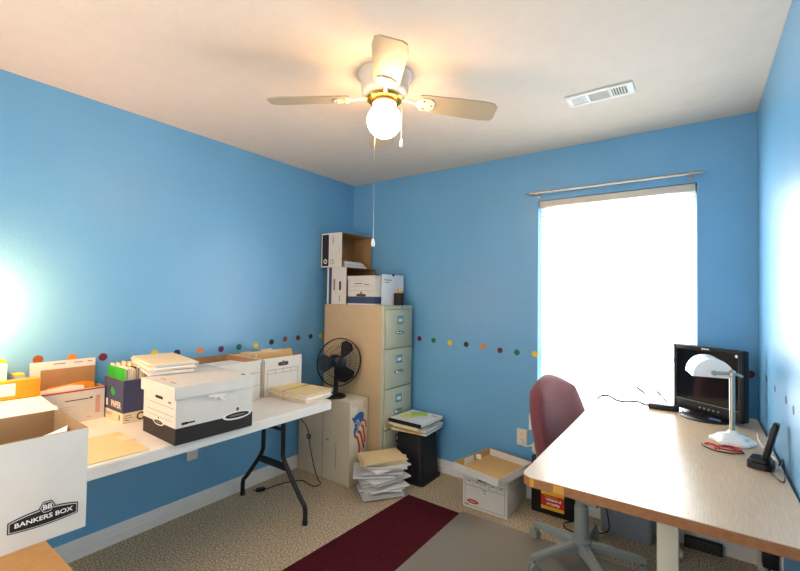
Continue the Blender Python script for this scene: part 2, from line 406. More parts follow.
# ------------------------------------------------------------------ cartons
def carton_shell(w,d,h,bands,inner=brown_box,t=.004,holes=True):
    """open-topped carton; bands = [(z0,z1,material)] on the outside"""
    b=MB(); x,y=w/2,d/2
    ring=[(-x,-y),(x,-y),(x,y),(-x,y)]; ir=[(-x+t,-y+t),(x-t,-y+t),(x-t,y-t),(-x+t,y-t)]
    for z0,z1,m in bands:
        for i in range(4):
            p,q=ring[i],ring[(i+1)%4]; b.quad([(*p,z0),(*q,z0),(*q,z1),(*p,z1)],m)
    for i in range(4):
        p,q=ir[i],ir[(i+1)%4]; P,Q=ring[i],ring[(i+1)%4]
        b.quad([(*q,t),(*p,t),(*p,h),(*q,h)],inner); b.quad([(*P,h),(*Q,h),(*q,h),(*p,h)],inner)
    b.quad([(*c,t) for c in ir],inner); b.quad([(*c,0) for c in ring[::-1]],bands[0][2])
    return b
def face(w,d,side,h=0):                   # frame on a carton's side: x along, y up, origin bottom centre
    return {'-y':frame((0,-d/2,h),(1,0,0),(0,0,1)),'+x':frame((w/2,0,h),(0,1,0),(0,0,1)),'+y':frame((0,d/2,h),(-1,0,0),(0,0,1)),'-x':frame((-w/2,0,h),(0,-1,0),(0,0,1))}[side]
def handle(parent,F,x,y,w=.085,h=.025,m=black_print,name='handle_hole'):
    return MB().prism(rrect(w,h,h*.45),-.0005,.0012,m,F@Matrix.Translation((x,y,0))).build(name,parent)
def lines(parent,F,rects,m=grey_line,name='printed_pattern'):
    b=MB()
    for x,y,w,h in rects: b.box((x,y,.0004),(w,h,.0008),m,M=F)
    return b.build(name,parent)
def tri_logo(parent,F,x,y,s=1,m=pap,name='handle_emblem'):
    """slotted handle with outlined emblem above, as printed on file boxes"""
    b=MB(); b.prism(ellipse(.052*s,.014*s),.0003,.001,m,F@Matrix.Translation((x,y,0))); b.prism(ellipse(.044*s,.009*s),.0005,.0016,black_print,F@Matrix.Translation((x,y,0)))
    b.prism(ellipse(.011*s,.011*s,6),.0003,.001,m,F@Matrix.Translation((x,y+.020*s,0))); b.prism(ellipse(.007*s,.007*s,6),.0005,.0016,grey_line,F@Matrix.Translation((x,y+.020*s,0)))
    b.prism(ellipse(.03*s,.003*s),.001,.002,grey_line,F@Matrix.Translation((x,y,0)))
    return b.build(name,parent)
def sheaf(w,d,t,m,bend=.004,seed=0,curl=.0,nx=7,ny=6):
    """slightly wavy sheaf of sheets, base at z=0"""
    r=random.Random(seed); a,b_,c=r.uniform(-1,1),r.uniform(0,6),r.uniform(0,6)
    top=[];bot=[]
    for j in range(ny):
        for i in range(nx):
            u=i/(nx-1); v=j/(ny-1)
            z=bend*(.5+.5*math.sin(3*u+b_)*math.cos(2.5*v+c))+curl*max(0,(u+v)/2-.55)**2*6
            top.append(((u-.5)*w,(v-.5)*d,z+t)); bot.append(((u-.5)*w,(v-.5)*d,z))
    k=nx*ny; fs=[]
    for j in range(ny-1):
        for i in range(nx-1):
            q=j*nx+i; fs.append((k+q,k+q+1,k+q+nx+1,k+q+nx)); fs.append((q,q+nx,q+nx+1,q+1))
    for i in range(nx-1): fs.append((i,i+1,k+i+1,k+i)); q=(ny-1)*nx+i; fs.append((q+1,q,k+q,k+q+1))
    for j in range(ny-1): q=j*nx; fs.append((q+nx,q,k+q,k+q+nx)); q=j*nx+nx-1; fs.append((q,q+nx,k+q+nx,k+q))
    return MB().add(top[:0]+bot+top,fs,m)
def sheet(name,label,cat,w,d,t,m,loc,rz=0,bend=.002,seed=0,curl=0,group=None,tilt=None):
    o=sheaf(w,d,t,m,bend,seed,curl).build(name,None,loc,(tilt[0],tilt[1],rz) if tilt else (0,0,rz),ang=50); return tag(o,label,cat,group)

# --- folding table
ft=thing('folding_table','long white plastic folding table on black steel legs by left wall','table',(.42,-2.038,0))
tw,tl_=.76,1.98
MB().prism([(x,y) for x,y in rrect(tw,tl_,.035)],.692,.735,mat('white table plastic','ece8e0',.45,var=.03,bump=.06,bscale=300)).prism(rrect(tw-.008,tl_-.008,.033),.735,.74,MATS['white table plastic']).build('tabletop',ft)
steel=mat('black steel tube','1c1b1d',.4)
for sy in (1,-1):
    y=sy*.855; l=MB(); zt=.69
    for sx in (-1,1):
        l.tube([(-.03+sx*.10,y-sy*.0,zt),(-.03+sx*.10,y,.42),(-.03+sx*.105,y,.36),(-.03+sx*.15,y,.29),(-.03+sx*.27,y,.15),(-.03+sx*.315,y,.10),(-.03+sx*.318,y,.012)],.0145,steel,12,5)
    l.box((-.03,y,.30),(.28,.018,.045),steel,bev=.005); l.cyl((-.13,y,.53),(.07,y,.53),.011,steel)
    l.tube([(-.03,y,.53),(-.03,y-sy*.30,.62),(-.03,y-sy*.42,.685)],.010,steel,10); l.box((-.03,y-sy*.38,.684),(.05,.12,.014),steel)
    lo=l.build('leg_frame',ft)
    for sx in (-1,1): MB().lathe([(.017,0),(.0175,.02),(.016,.03)],black_pl,(-.03+sx*.318,y,0),14).build('foot_cap',lo)

# --- white file box with black base band, lid on
TZ=.74
def bankers(name,label,w,d,h,band,bh,loc,rz,lid=True,liddy=0,group=None,rot=None,inner=brown_box):
    t=thing(name,label,'box',loc,rz,group)
    if rot: t.rotation_euler=rot
    carton_shell(w,d,h,[(0,bh,band),(bh,h,white_box)] if bh else [(0,h,white_box)],inner).build('box_body',t)
    if lid:
        L=MB(); lw,ld,lh=w+.02,d+.02,.05
        for z0,z1 in ((h+.004-lh,h+.004),):
            L.box((0,-ld/2+.0015,(z0+z1)/2),(lw,.003,lh),white_box); L.box((0,ld/2-.0015,(z0+z1)/2),(lw,.003,lh),white_box)
            L.box((-lw/2+.0015,0,(z0+z1)/2),(.003,ld,lh),white_box); L.box((lw/2-.0015,0,(z0+z1)/2),(.003,ld,lh),white_box)
            L.box((0,0,h+.0055),(lw,ld,.003),white_box)
        lo=L.build('lid',t)
    return t
wb=bankers('file_box','white lidded file box with black base band, on the table front edge',.328,.375,.246,band_black,.072,(.663,-1.846,TZ),R(-2),True)
F=face(.328,.375,'-y'); G=face(.328,.375,'+x')
handle(wb,F,.0,.185,.075,.012); lines(wb,F,[(.01,.155,.26,.0015),(.01,.12,.26,.0015),(-.0,.097,.26,.0012),(.105,.176,.03,.008)])
tri_logo(wb,F,0,.072,1); tri_logo(wb,G,.105,.072,1.45)
lettering('brand_mark','R-KIVE',.017,black_print,wb,G@Matrix.Translation((-.135,.088,.0006)),bold=.0006) if False else lines(wb,G,[(-.148,.088,.028,.011),(-.118,.088,.03,.007)],black_print,'brand_mark')
tape=MB()
tape.prism([(-.05,.197),(.045,.190),(.02,.178),(.038,.160),(.03,.158),(-.004,.182),(-.012,.165),(-.02,.183),(-.045,.186)],.0105,.0115,pap,G)
tape.build('torn_tape',wb)
lines(wb,Matrix.Translation((0,0,.253)),[(-.06,-.145,.05,.006),(.06,-.155,.05,.006)],brown_box,'slot_pattern')
handle(wb,Matrix.Translation((0,0,.2535)),.11,.165,.03,.012)

# --- open file boxes
def fileboxprint(t,w,d,side,h=.245):
    F=face(w,d,side); handle(t,F,0,h-.045,.085,.026,mat('hand hole','5b4630',.8)); tri_logo(t,F,0,h-.045,.75,grey_line)
    lines(t,F,[(0,h-.078,w*.0+.25,.0022),(0,h-.103,.25,.0022),(-.125,h-.09,.002,.026),(-.0625,h-.09,.002,.026),(0,h-.09,.002,.026),(.0625,h-.09,.002,.026),(.125,h-.09,.002,.026),(-.125,h-.16,.0015,.12),(.125,h-.16,.0015,.12)])
ob=thing('file_box','open white file box of loose papers, middle of the folding table','box',(.222,-1.468,TZ))
carton_shell(.385,.325,.246,[(0,.246,white_box)]).build('box_body',ob)
G=face(.385,.325,'+x'); lines(ob,G,[(.09,.17,.12,.002)]); lines(ob,G,[(.09,.09,.12,.002)]); lines(ob,G,[(.158,.12,.006,.22)],brown_box,'worn_corner')
for i in range(5):
    sheet('paper_sheaf','white paper lying in the open file box at the table middle','paper',.28,.22,.006,(pap,pap2)[i%2],(.22+.01*(i%3),-1.47+.005*((i*2)%3-1),TZ+.168+i*.0105),R(88+1.2*i),.003,i,group='papers in the middle open file box')
MB  # filler block under those papers
tag(MB().box((.222,-1.468,TZ+.0845),(.33,.27,.16),pap2).build('paper_block'),'thick block of white paper filling the middle open file box','paper')
eb=thing('file_box','open white file box of manila folders at the table end','box',(.212,-1.122,TZ))
carton_shell(.376,.318,.246,[(0,.246,white_box)]).build('box_body',eb)
fileboxprint(eb,.376,.318,'+x')
lines(eb,face(.376,.318,'+x'),[(-.152,.12,.008,.23)],brown_box,'worn_corner')
mank=[manila,manila2,mat('tan card','d9a868',.7)]
def folder(name,label,loc,rz,w=.29,h=.235,m=manila,tab=0,lean=0,group=None,th=.006):
    t=thing(name,label,'folder',loc,rz,group); t.rotation_euler=(lean,0,rz)
    x=-w/2+.045+tab*(w-.09)/2
    pol=[(-w/2,0),(w/2,0),(w/2,h),(min(w/2,x+.05),h),(x+.04,h+.013),(x-.04,h+.013),(max(-w/2,x-.05),h),(-w/2,h)]
    MB().prism(pol,-th/2,-th/2+.0012,m,frame((0,0,0),(1,0,0),(0,0,1))).build('back_leaf',t)
    MB().prism([(-w/2,0),(w/2,0),(w/2,h-.006),(-w/2,h-.006)],th/2-.0012,th/2,m,frame((0,0,0),(1,0,0),(0,0,1))).build('front_leaf',t)
    MB().box((0,0,h*.48),(w-.012,th-.003,h*.93),pap2).build('papers',t)
    return t
for i in range(12):
    folder('manila_folder',('manila folder standing in the open file box at the table end'),(.085+i*.022,-1.125+.004*(i%3),TZ+.006+.018*(i>6)),R(90),.285,.228+.006*(i%4),mank[i%3],i%3,R(-4),'folders in the end file box')

# tall pile of folders behind the white lidded box
sb=bankers('file_box','plain white carton almost hidden under the tall folder pile','x' and .20,.27,.245,None,0,(.425,-1.80,TZ),0,False) if False else None
sp=thing('support_carton','plain white carton under the tall folder pile, hidden behind lidded box','box',(.402,-1.775,TZ))
b=MB(); b.box((0,0,.127),(.16,.22,.254),white_box); b.build('box_body',sp); lines(sp,Matrix.Translation((0,0,.2542)),[(0,0,.05,.22)],mat('packing tape','cdbb95',.3),'tape')
zz=TZ+.2555
for i,(t_,m,dx,dy,rz) in enumerate([(.014,pap2,.0,.0,-24),(.010,manila2,-.012,.006,-19),(.009,pap,.006,-.006,-22),(.009,pap2,-.004,.008,-17),(.007,manila2,.004,0,-21)]):
    o=sheet('folder_pile','pale folder in the tall pile behind the green hanging folders','folder',.385,.205,t_,m,(.325+dx,-1.865+dy,zz),R(rz+11),.0015,20+i,group='folders piled behind the lidded box'); zz+=t_+.0018

# --- navy paper carton with hanging folders
navy=mat('navy printed board','41486a',.6); cream=mat('cream printed board','e3d3b4',.65)
nb=thing('paper_carton','cut-down navy paper carton with cream base, holding green hanging folders','box',(.197,-1.972,TZ))
carton_shell(.234,.15,.215,[(0,.052,cream),(.052,.215,navy)]).build('box_body',nb)
F=face(.234,.15,'-y'); G=face(.234,.15,'+x')
lettering('lettering','PAPER',.046,mat('cream lettering','f1dcc0',.6),nb,F@Matrix.Translation((.035,.085,.0006)),sx=.9,bold=.0009)
lines(nb,F,[(-.075,.086,.020,.036)],MATS['cream lettering'],'lettering_stub')
lg=MB(); gm2=mat('green print','2a9a45',.5)
lg.prism([(-.03,.0),(-.012,.022),(.012,.02),(.034,.004),(.03,-.014),(.01,-.02),(-.012,-.012)],.0004,.0012,gm2,F@Matrix.Translation((-.01,.148,0)))
lg.prism([(-.045,.016),(-.03,.02),(-.03,-.012),(-.04,-.012)],.0004,.0012,black_print,F@Matrix.Translation((-.005,.15,0))); lg.build('leaf_logo',nb)
lines(nb,F,[(-.05,.035,.09,.003)]); lines(nb,F,[(-.05,.026,.07,.003)]); lines(nb,F,[(.08,.026,.016,.026)],name='printed_panel'); 
em=MB(); em.prism(ellipse(.02,.02),.0003,.001,black_print,G@Matrix.Translation((.01,.026,0))); em.prism(ellipse(.013,.013),.0006,.0014,cream,G@Matrix.Translation((.01,.026,0))); em.build('round_mark',nb)
lines(nb,G,[(-.05,.038,.03,.003),(-.05,.026,.04,.003),(-.055,.015,.02,.004)])
grn=mat('green folder card','23a32c',.5); dgr=mat('dark green folder card','1f4f35',.6)
fs=[('bright green hanging folder at the front of the navy paper carton',grn,.285),('white paper file behind the bright green folder in navy carton',pap,.27)]
for i in range(9):
    m=(grn,pap2,pap,manila,dgr,pap,manila2,dgr,pap2)[i]
    lab=fs[0][0] if i==0 else 'hanging file folder packed behind the bright green one in navy carton'
    t=thing('hanging_folder',lab,'folder',(.197,-2.032+i*.0130,TZ+.006),0,None if i==0 else 'hanging folders in the navy carton'); hh=.268+.002*((i*5)%3)
    MB().box((0,-.005,hh/2),(.212,.0016,hh),m,bev=.0005).build('front_leaf',t)
    MB().box((0,.0055,hh/2-.004),(.212,.0016,hh-.008),m).build('back_leaf',t)
    MB().box((0,0,hh*.5),(.204,.0075,hh*.96),pap2 if i%2 else manila2).build('papers',t)
    MB().box((-.06+.03*(i%4),.002,hh+.006),(.05,.001,.012),manila2).build('tab',t)

# --- white carton with red stripe against the wall, flap up
rb=thing('flap_carton','white carton with red rim stripe, back flap raised against left wall','box',(.06,-2.205,TZ))
rw,rd,rh=.10,.30,.168
carton_shell(rw,rd,rh,[(0,rh-.012,white_box),(rh-.012,rh-.004,red_m),(rh-.004,rh,white_box)]).build('box_body',rb)
G=face(rw,rd,'+x')
lines(rb,G,[(.03,.115,.10,.004),(.09,.117,.012,.008)],black_print,'printed_rule'); lines(rb,G,[(-.02,.085,.09,.002),(-.02,.075,.06,.002),(.12,.08,.02,.09),(.08,.02,.02,.004),(-.05,.05,.1,.0015)],mat('pink print','d9a79c',.7),'printed_form')
fl=MB(); fl.box((-.047,0,rh+.07),(.004,.272,.14),white_box); fl.box((-.0448,.02,rh+.05),(.0006,.23,.10),brown_box)
fl.build('raised_flap',rb); lines(rb,frame((-.0448,0,rh+.125),(0,1,0),(0,0,1)),[(-.02,0,.05,.005),(.06,0,.04,.004),(.11,.0,.02,.004)],grey_line,'printed_note')
for i,(m,lab,y,h,ln,w) in enumerate([(orange_m,'orange envelope sticking out of the red-striped carton',.03,.185,6,.2),(pap,'printed white form sticking out of the red-striped carton',-.03,.178,14,.22)]):
    o=MB().prism([(-w/2,0),(w/2,0),(w/2,h-.01),(w/4,h),(-w/2,h-.015)],0,.004,m,frame((0,0,0),(0,1,0),(0,0,1))).build(('envelope','paper_form')[i],None,(.075-.03*(1-i),-2.205+y,TZ+.008),(0,R(-ln),0)); tag(o,lab,('envelope','paper')[i])

# --- pile at far left of the table: carton, papers, orange folder
lc=thing('low_carton','low white carton under the orange folder at the table back','box',(.21,-2.605,TZ))
MB().box((0,0,.06),(.36,.36,.12),white_box,bev=.003).build('box_body',lc); lines(lc,Matrix.Translation((0,0,.1202)),[(0,0,.05,.34)],MATS['packing tape'],'tape')
zz=TZ+.1215
for i,(m,t_,x,y,rz,lab,cat) in enumerate([
   (pap,.014,0.270,-2.52,8,'lowest white paper sheaf in the pile under the orange folder','paper'),
   (manila2,.006,0.285,-2.50,3,'pale manila folder between paper sheaves under the orange folder','folder'),
   (pap2,.010,0.260,-2.51,12,'greyish paper sheaf under the orange folder','paper'),
   (pap,.004,0.295,-2.49,-4,'top white sheet poking out in front of the orange folder','paper')]):
    sheet('paper_sheaf' if cat=='paper' else 'manila_folder',lab,cat,.33,.30,t_,m,(x,y,zz),R(rz),.003,40+i); zz+=t_+.0035
of=thing('orange_folder','orange folder leaning on the paper pile, white sheet on its front','folder',(.12,-2.50,zz+.001),0)
MB().box((0,0,.042),(.05,.34,.084),orange_m,bev=.006).build('pocket',of)
MB().box((.0258,-.03,.045),(.001,.22,.055),pap).build('white_sheet',of)
o=sheet('paper_stack','white paper stack against the wall behind the orange folder','paper',.09,.26,.20,pap,(.055,-2.56,TZ+.002+.121),0,.002,51)
o.location=(.05,-2.57,TZ+.1215)
bx=thing('blue_case','small pale blue plastic case beside the raised carton flap','case',(.042,-2.39,TZ)) 
MB().box((0,0,.13),(.06,.045,.26),mat('pale blue plastic','8fb4cf',.3),bev=.006).build('body',bx); MB().box((0,0,.265),(.055,.04,.012),mat('yellow cap','e8bd3c',.4),bev=.003).build('cap',bx)

# manila folder lying on the table
mf=thing('manila_folder','single manila folder lying flat at the front edge of folding table','folder',(.605,-2.235,TZ+.0005),R(-3))
sheaf(.345,.235,.004,manila,.001,3).build('cover',mf); MB().box((-.05,.10,.0058),(.09,.05,.0008),manila2).build('tab',mf)

# rubber-banded bundle
bu=thing('paper_bundle','bundle of manila files held by a rubber band at table end','bundle',(.572,-1.115,TZ+.001),R(3))
z=0
for i,(m,t_,w,d) in enumerate([(pap2,.012,.31,.225),(manila,.006,.325,.24),(pap,.012,.305,.222),(manila2,.007,.325,.238),(pap,.008,.30,.22),(manila,.006,.32,.236)]):
    sheaf(w,d,t_,m,.0015,60+i).build('folder' if m in (manila,manila2) else 'papers',bu,(.004*(i%3)-.004,0,z)); z+=t_+.0008
MB().tube([(-.03,-.124,.0),(-.03,.124,.0),(-.03,.124,z+.003),(-.03,-.124,z+.003)],.0018,mat('rubber band','8a7a66',.7),6,0,closed=True).build('rubber_band',bu)
MB().box((-.07,.03,z+.003),(.06,.04,.0006),mat('yellow note','f2dc5a',.7)).build('sticky_note',bu)

# --- big open box on the wooden table, front left
wt_m=wood_mat('golden oak','a8703a','c9924f',.4,(6,1.2,6))
wt=thing('wooden_table','golden oak tabletop at bottom left under the open bankers box','table',(1.27,-2.98,0))
MB().box((0,0,.745),(.58,.76,.03),wt_m,bev=.004).build('tabletop',wt)
for sx in (-1,1):
    for sy in (-1,1): MB().box((sx*.25,sy*.34,.365),(.05,.05,.73),wt_m,bev=.004).build('leg',wt)
bxw,bxd,bxh=.285,.39,.268
bk=thing('file_box','big open white file box with black logo, on the wooden table','box',(1.148,-2.513-bxd/2,.7605),R(-1.2))
carton_shell(bxw,bxd,bxh,[(0,bxh,white_box)],t=.006).build('box_body',bk)
G=face(bxw,bxd,'+x')
lo=MB(); Tm=G@Matrix.Translation((.105,.060,0))
def logo_shape(w,h,k):                    # arched banner: flat ends, bowed long sides
    up=[(-w/2+w*i/14, h/2+k*(1-((i-7)/7)**2)) for i in range(15)]; dn=[(w/2-w*i/14,-h/2-k*.5*(1-((i-7)/7)**2)) for i in range(15)]
    return up+dn
lo.prism(logo_shape(.142,.028,.011),.0003,.0010,black_print,Tm); lo.prism(logo_shape(.137,.0235,.010),.0008,.0014,pap2,Tm); lo.prism(logo_shape(.134,.0205,.0095),.001,.0018,black_print,Tm)
lo.build('logo_banner',bk)
e=MB(); Te=G@Matrix.Translation((.110,.086,0)); e.prism(ellipse(.017,.017,6),.0010,.002,black_print,Te); e.prism(ellipse(.0145,.0145,6),.0016,.0026,pap2,Te); e.prism(ellipse(.0128,.0128,6),.002,.003,black_print,Te); e.build('logo_emblem',bk)
lettering('logo_letters','BB',.017,pap,bk,Te@Matrix.Translation((0,0,.0032)),bold=.0004)
lettering('logo_lettering','BANKERS BOX',.0155,pap,bk,Tm@Matrix.Translation((0,.0015,.0020)),sx=1.15,bold=.0003)
lines(bk,G,[(-.004,.050,.02,.010)],band_blue,'blue_mark')
for i,(m,x,y,z,rx,ry,rz) in enumerate([(pap,-.02,.05,.125,6,10,20),(pap2,.0,-.05,.14,-5,6,80),(pap,.02,.085,.185,14,-12,60),(pap2,-.02,.0,.10,3,2,80)]):
    o=sheaf(.185,.14,.003,m,.006,70+i,.02).build('loose_paper',None,(1.148+x,-2.708+y,.7605+z),(R(rx),R(ry),R(rz))); tag(o,'loose sheet tossed inside the big open bankers box','paper','papers inside the open bankers box')
tag(MB().box((1.148,-2.708,.7605+.05),(.25,.34,.085),pap2).build('paper_block'),'paper stack filling the bottom of the big bankers box','paper')

# ------------------------------------------------------------------ filing cabinet and what stands on it
cab_s=mat('tan cabinet paint','cdb28a',.4,var=.03,bump=.03); cab_f=mat('putty cabinet paint','c3c3a8',.4,var=.02,bump=.03)
fc=thing('filing_cabinet','tall tan four drawer steel filing cabinet in the corner','filing cabinet',(.075,-.43,0))
cw,cdp,ch=.634,.395,1.325
c=MB(); c.box((cw/2-.01,cdp/2,ch/2),(cw-.02,cdp,ch-.002),cab_s,bev=.004)
c.build('cabinet_body',fc)
c=MB(); x=cw-.012
c.box((x,.011,ch/2),(.024,.022,ch),cab_f,bev=.003); c.box((x,cdp-.011,ch/2),(.024,.022,ch),cab_f,bev=.003); c.box((x,cdp/2,ch-.0135),(.024,cdp-.04,.027),cab_f); c.box((x,cdp/2,.03),(.024,cdp-.04,.06),cab_f)
c.build('front_frame',fc)
MB().lathe([(.009,0),(.009,.006),(.006,.008)],chrome,M=frame((cw,cdp/2+.04,ch-.0145),(0,1,0),(0,0,1)),seg=16).build('lock',fc)
card=mat('blue tinted card','7fb3c8',.4)
dh=(ch-.027-.06)/4
for i in range(4):
    z=.06+dh*i
    d=MB().box((cw+(.004 if i==3 else -.002),cdp/2,z+dh/2),(.022,cdp-.05,dh-.008),cab_f,bev=.004).build('drawer',fc)
    xf=cw+(.015 if i==3 else .009)
    F=frame((xf,cdp/2,z+dh*.72),(0,1,0),(0,0,1))
    k=MB(); k.prism(rrect(.078,.062,.006),0,.004,chrome,F); k.build('label_holder',d)
    MB().prism(rrect(.06,.042,.003),.004,.0048,card,F).box((0,-.002,.005),(.05,.02,.001),pap,M=F).build('label_card',d)
    F=frame((xf,cdp/2,z+dh*.40),(0,1,0),(0,0,1)); k=MB()
    k.prism([(-.065,.006),(-.03,.014),(.03,.014),(.065,.006),(.065,-.003),(.03,-.012),(-.03,-.012),(-.065,-.003)],0,.004,chrome,F)
    k.tube([(-.04,0,.003),(-.025,0,.022),(.025,0,.022),(.04,0,.003)],.007,chrome,10,4,F); k.build('handle',d)
CT=1.3255
def side_box(name,label,loc,band,wtag):
    """file box lying on its long side: its open top faces +x, its floor is on the -x side"""
    t=thing(name,label,'box',loc,0)
    return t
def lying_box(label,loc,h,d,wd,band,bh,logo):
    # h: along x (box height), d: along y, wd: along z
    t=thing('file_box',label,'box',loc,0)
    M=Matrix(((0,0,1,0),(0,1,0,0),(-1,0,0,wd/2),(0,0,0,1)))         # local z -> +x, local x -> -z
    s=carton_shell(wd,d,h,[(0,bh,band),(bh,h,white_box)])
    s.v=[tuple(M@Vector(p)) for p in s.v]; s.build('box_body',t)
    Fy=frame((0,-d/2,wd/2),(1,0,0),(0,0,1))
    if logo:
        lines(t,Fy,[(.004,0,.008,wd*.98),(bh+.004,0,.008,wd*.98),(bh*.5,wd/2-.006,bh,.010),(bh*.5,-wd/2+.006,bh,.010)],pap,'band_border'); e=MB(); e.prism(ellipse(.02,.02),.0006,.0014,pap,Fy@Matrix.Translation((bh*.55,-.095,0))); e.prism(ellipse(.011,.011),.0010,.002,black_print,Fy@Matrix.Translation((bh*.55,-.095,0))); e.prism(ellipse(.022,.02),.0003,.001,grey_line,Fy@Matrix.Translation((bh+.035,-.1,0))); e.prism(ellipse(.017,.015),.0006,.0014,white_box,Fy@Matrix.Translation((bh+.035,-.1,0))); e.build('round_emblem',t)
        lines(t,Fy,[(bh+.045,.09,.004,.07),(bh+.055,.08,.003,.05),(h-.03,0,.0015,.06)],grey_line)
    else:
        handle(t,Fy@Matrix.Rotation(R(90),4,'Z'),.01,-(bh+.03),.10,.02,brown_box); handle(t,Fy@Matrix.Rotation(R(90),4,'Z'),-.0,-(h-.07),.075,.02)
        lines(t,Fy,[(h-.075,-.105,.006,.05)],grey_line); lines(t,Fy,[(.012,0,.02,wd*.98)],white_box,'white_edge')
    return t
lying_box('file box with blue band lying on its side on the filing cabinet',(.083,-.225,CT),.222,.38,.31,band_blue,.055,False)
tb=lying_box('open black-banded file box on its side, topmost on the cabinet stack',(.012,-.225,CT+.3115),.238,.385,.292,band_black,.088,True)
zz=CT+.3115+.0048
for i in range(4):
    t_=(.014,.012,.010,.008)[i]
    sheet('paper_sheaf','white paper sheaf stacked inside the open box atop the cabinet','paper',.20+.0*i,.29-.02*i,t_,(pap,pap2)[i%2],(.136,-.22-.012*i,zz),R(0),.0012,80+i,group='papers in the topmost open box'); zz+=t_+.0015
ub=thing('file_box','upright white file box with blue base band on the filing cabinet','box',(.455,-.215,CT))
carton_shell(.284,.375,.235,[(0,.012,white_box),(.012,.068,band_blue),(.068,.235,white_box)]).build('box_body',ub)
L=MB(); L.box((0,0,.2375),(.292,.383,.004),white_box); L.box((0,-.190,.222),(.292,.003,.035),white_box); L.box((0,.190,.222),(.292,.003,.035),white_box); L.box((.1445,0,.222),(.003,.38,.035),white_box); L.box((-.1445,0,.222),(.003,.38,.035),white_box); L.build('lid',ub)
F=face(.284,.375,'-y'); tri_logo(ub,F,0,.078,1.05,brown_box); lines(ub,F,[(.0,.15,.26,.0015),(0,.115,.26,.0015),(.06,.165,.05,.007),(-.03,.172,.09,.006)])
wp=thing('white_panel','white card panel with black clip leaning on blue-banded box','panel',(.612,-.185,CT))
MB().box((0,0,.125),(.004,.30,.25),mat('cool white card','eef0f2',.5),rz=0).build('card',wp)
MB().box((.002,0,.247),(.010,.026,.018),black_pl,bev=.003).build('clip',wp)
lines(wp,frame((.002,0,0),(0,1,0),(0,0,1)),[(-.07,.205,.10,.006),(-.08,.185,.06,.005)],grey_line)
cp=thing('pencil_cup','black mesh pencil cup on the filing cabinet top','cup',(.655,-.155,CT))
MB().lathe([(.001,.003),(.037,.003),(.040,.098),(.042,.1),(.042,.0),(.001,0)][::-1],black_matte,seg=24).build('cup',cp)
ym=mat('yellow pencil','f0b91f',.4)
for i,(x,y,a,b_,h) in enumerate([(.01,.0,4,-5,.15),(-.012,.012,-5,4,.14),(-.005,-.016,6,5,.145),(.018,.014,-7,-6,.135)]):
    t=thing('pencil','yellow pencil standing in the black cup on the cabinet','pencil',(.655+x,-.155+y,CT+.004),0,'pencils in the black cup'); t.rotation_euler=(R(a),R(b_),0)
    MB().cyl((0,0,.0),(0,0,h-.02),.0045,ym,6).build('shaft',t); MB().cyl((0,0,h-.02),(0,0,h),.0045,mat('pencil tip','f4d35e',.5),6,.002).build('tip',t)

# ------------------------------------------------------------------ tall flag carton, desk fan on it
fb=thing('flag_carton','tall off-white carton printed with a waving flag, beside the cabinet','box',(.306,-.546,0))
fw,fd,fh=.550,.212,.615
tanb=mat('aged white board','dacdb2',.75,var=.06,scale=4,bump=.05)
MB().box((0,0,fh/2),(fw,fd,fh),tanb,bev=.003).build('box_body',fb)
G=face(fw,fd,'+x'); F=face(fw,fd,'-y')
blue_p=mat('flag blue print','2c5f9e',.6)
n=10
up=[(-.075+.13*i/n, .505+.018*math.sin(3.4*i/n-.4)+.02*i/n) for i in range(n+1)]
fm=MB()
fm.prism([(-.085,.490),(-.05,.500),(-.01,.520),(.03,.522),(.055,.500),(.05,.465),(.038,.445),(-.03,.385),(-.055,.345),(-.062,.385),(-.05,.425),(-.055,.455)],.0003,.001,blue_p,G)
fm.build('flag_canton',fb)
st=MB()
def ribbon(pts,w0,w1):
    P=catmull([Vector((x,y,0)) for x,y in pts],6); L_=[];R_=[]
    for i,p in enumerate(P):
        t=(P[min(i+1,len(P)-1)]-P[max(i-1,0)]).normalized(); nn=Vector((-t.y,t.x,0)); w=w0+(w1-w0)*i/(len(P)-1)
        L_.append(p+nn*w); R_.append(p-nn*w)
    for i in range(len(P)-1):
        st.quad([tuple(q+Vector((0,0,.0008))) for q in (L_[i],R_[i],R_[i+1],L_[i+1])][::-1],red_m,G)
ribbon([(-.048,.355),(-.02,.335),(-.005,.30),(.005,.25),(.0,.20)],.011,.009)
ribbon([(-.018,.385),(.012,.365),(.03,.325),(.045,.28),(.06,.24)],.011,.009)
ribbon([(.022,.42),(.048,.40),(.055,.36),(.065,.32),(.062,.28)],.009,.008)
ribbon([(.045,.455),(.07,.44),(.078,.41),(.08,.39)],.008,.006)
st.build('flag_stripes',fb,smooth=False)
lines(fb,G@Matrix.Translation((.0,.455,.001))@Matrix.Rotation(R(12),4,'Z'),[(-.02,.0,.05,.006),(.0,-.018,.05,.005),(-.015,-.034,.045,.005),(-.02,.016,.03,.005)],pap2,'flag_lettering')
lines(fb,G,[(.055,.585,.01,.04),(.072,.575,.008,.05),(.088,.58,.008,.045),(.065,.55,.03,.008)],MATS['pink print'],'red_print'); lines(fb,G,[(-.055,.545,.06,.045)],mat('torn patch','e3ddcf',.7),'torn_label')
lines(fb,F,[(0,.30,.004,.6),(.14,.2,.003,.2)],grey_line,'seam'); lines(fb,F,[(.1,.40,.012,.03),(.12,.36,.01,.02)],MATS['torn patch'],'scuffs')
lines(fb,Matrix.Translation((0,0,fh+.0003)),[(.1,-.04,.06,.012)],red_m,'top_print')
for s in (.04,): lines(fb,F,[(.05,.30,.03,.014)],mat('scuff','a79c88',.8),'hand_slot')

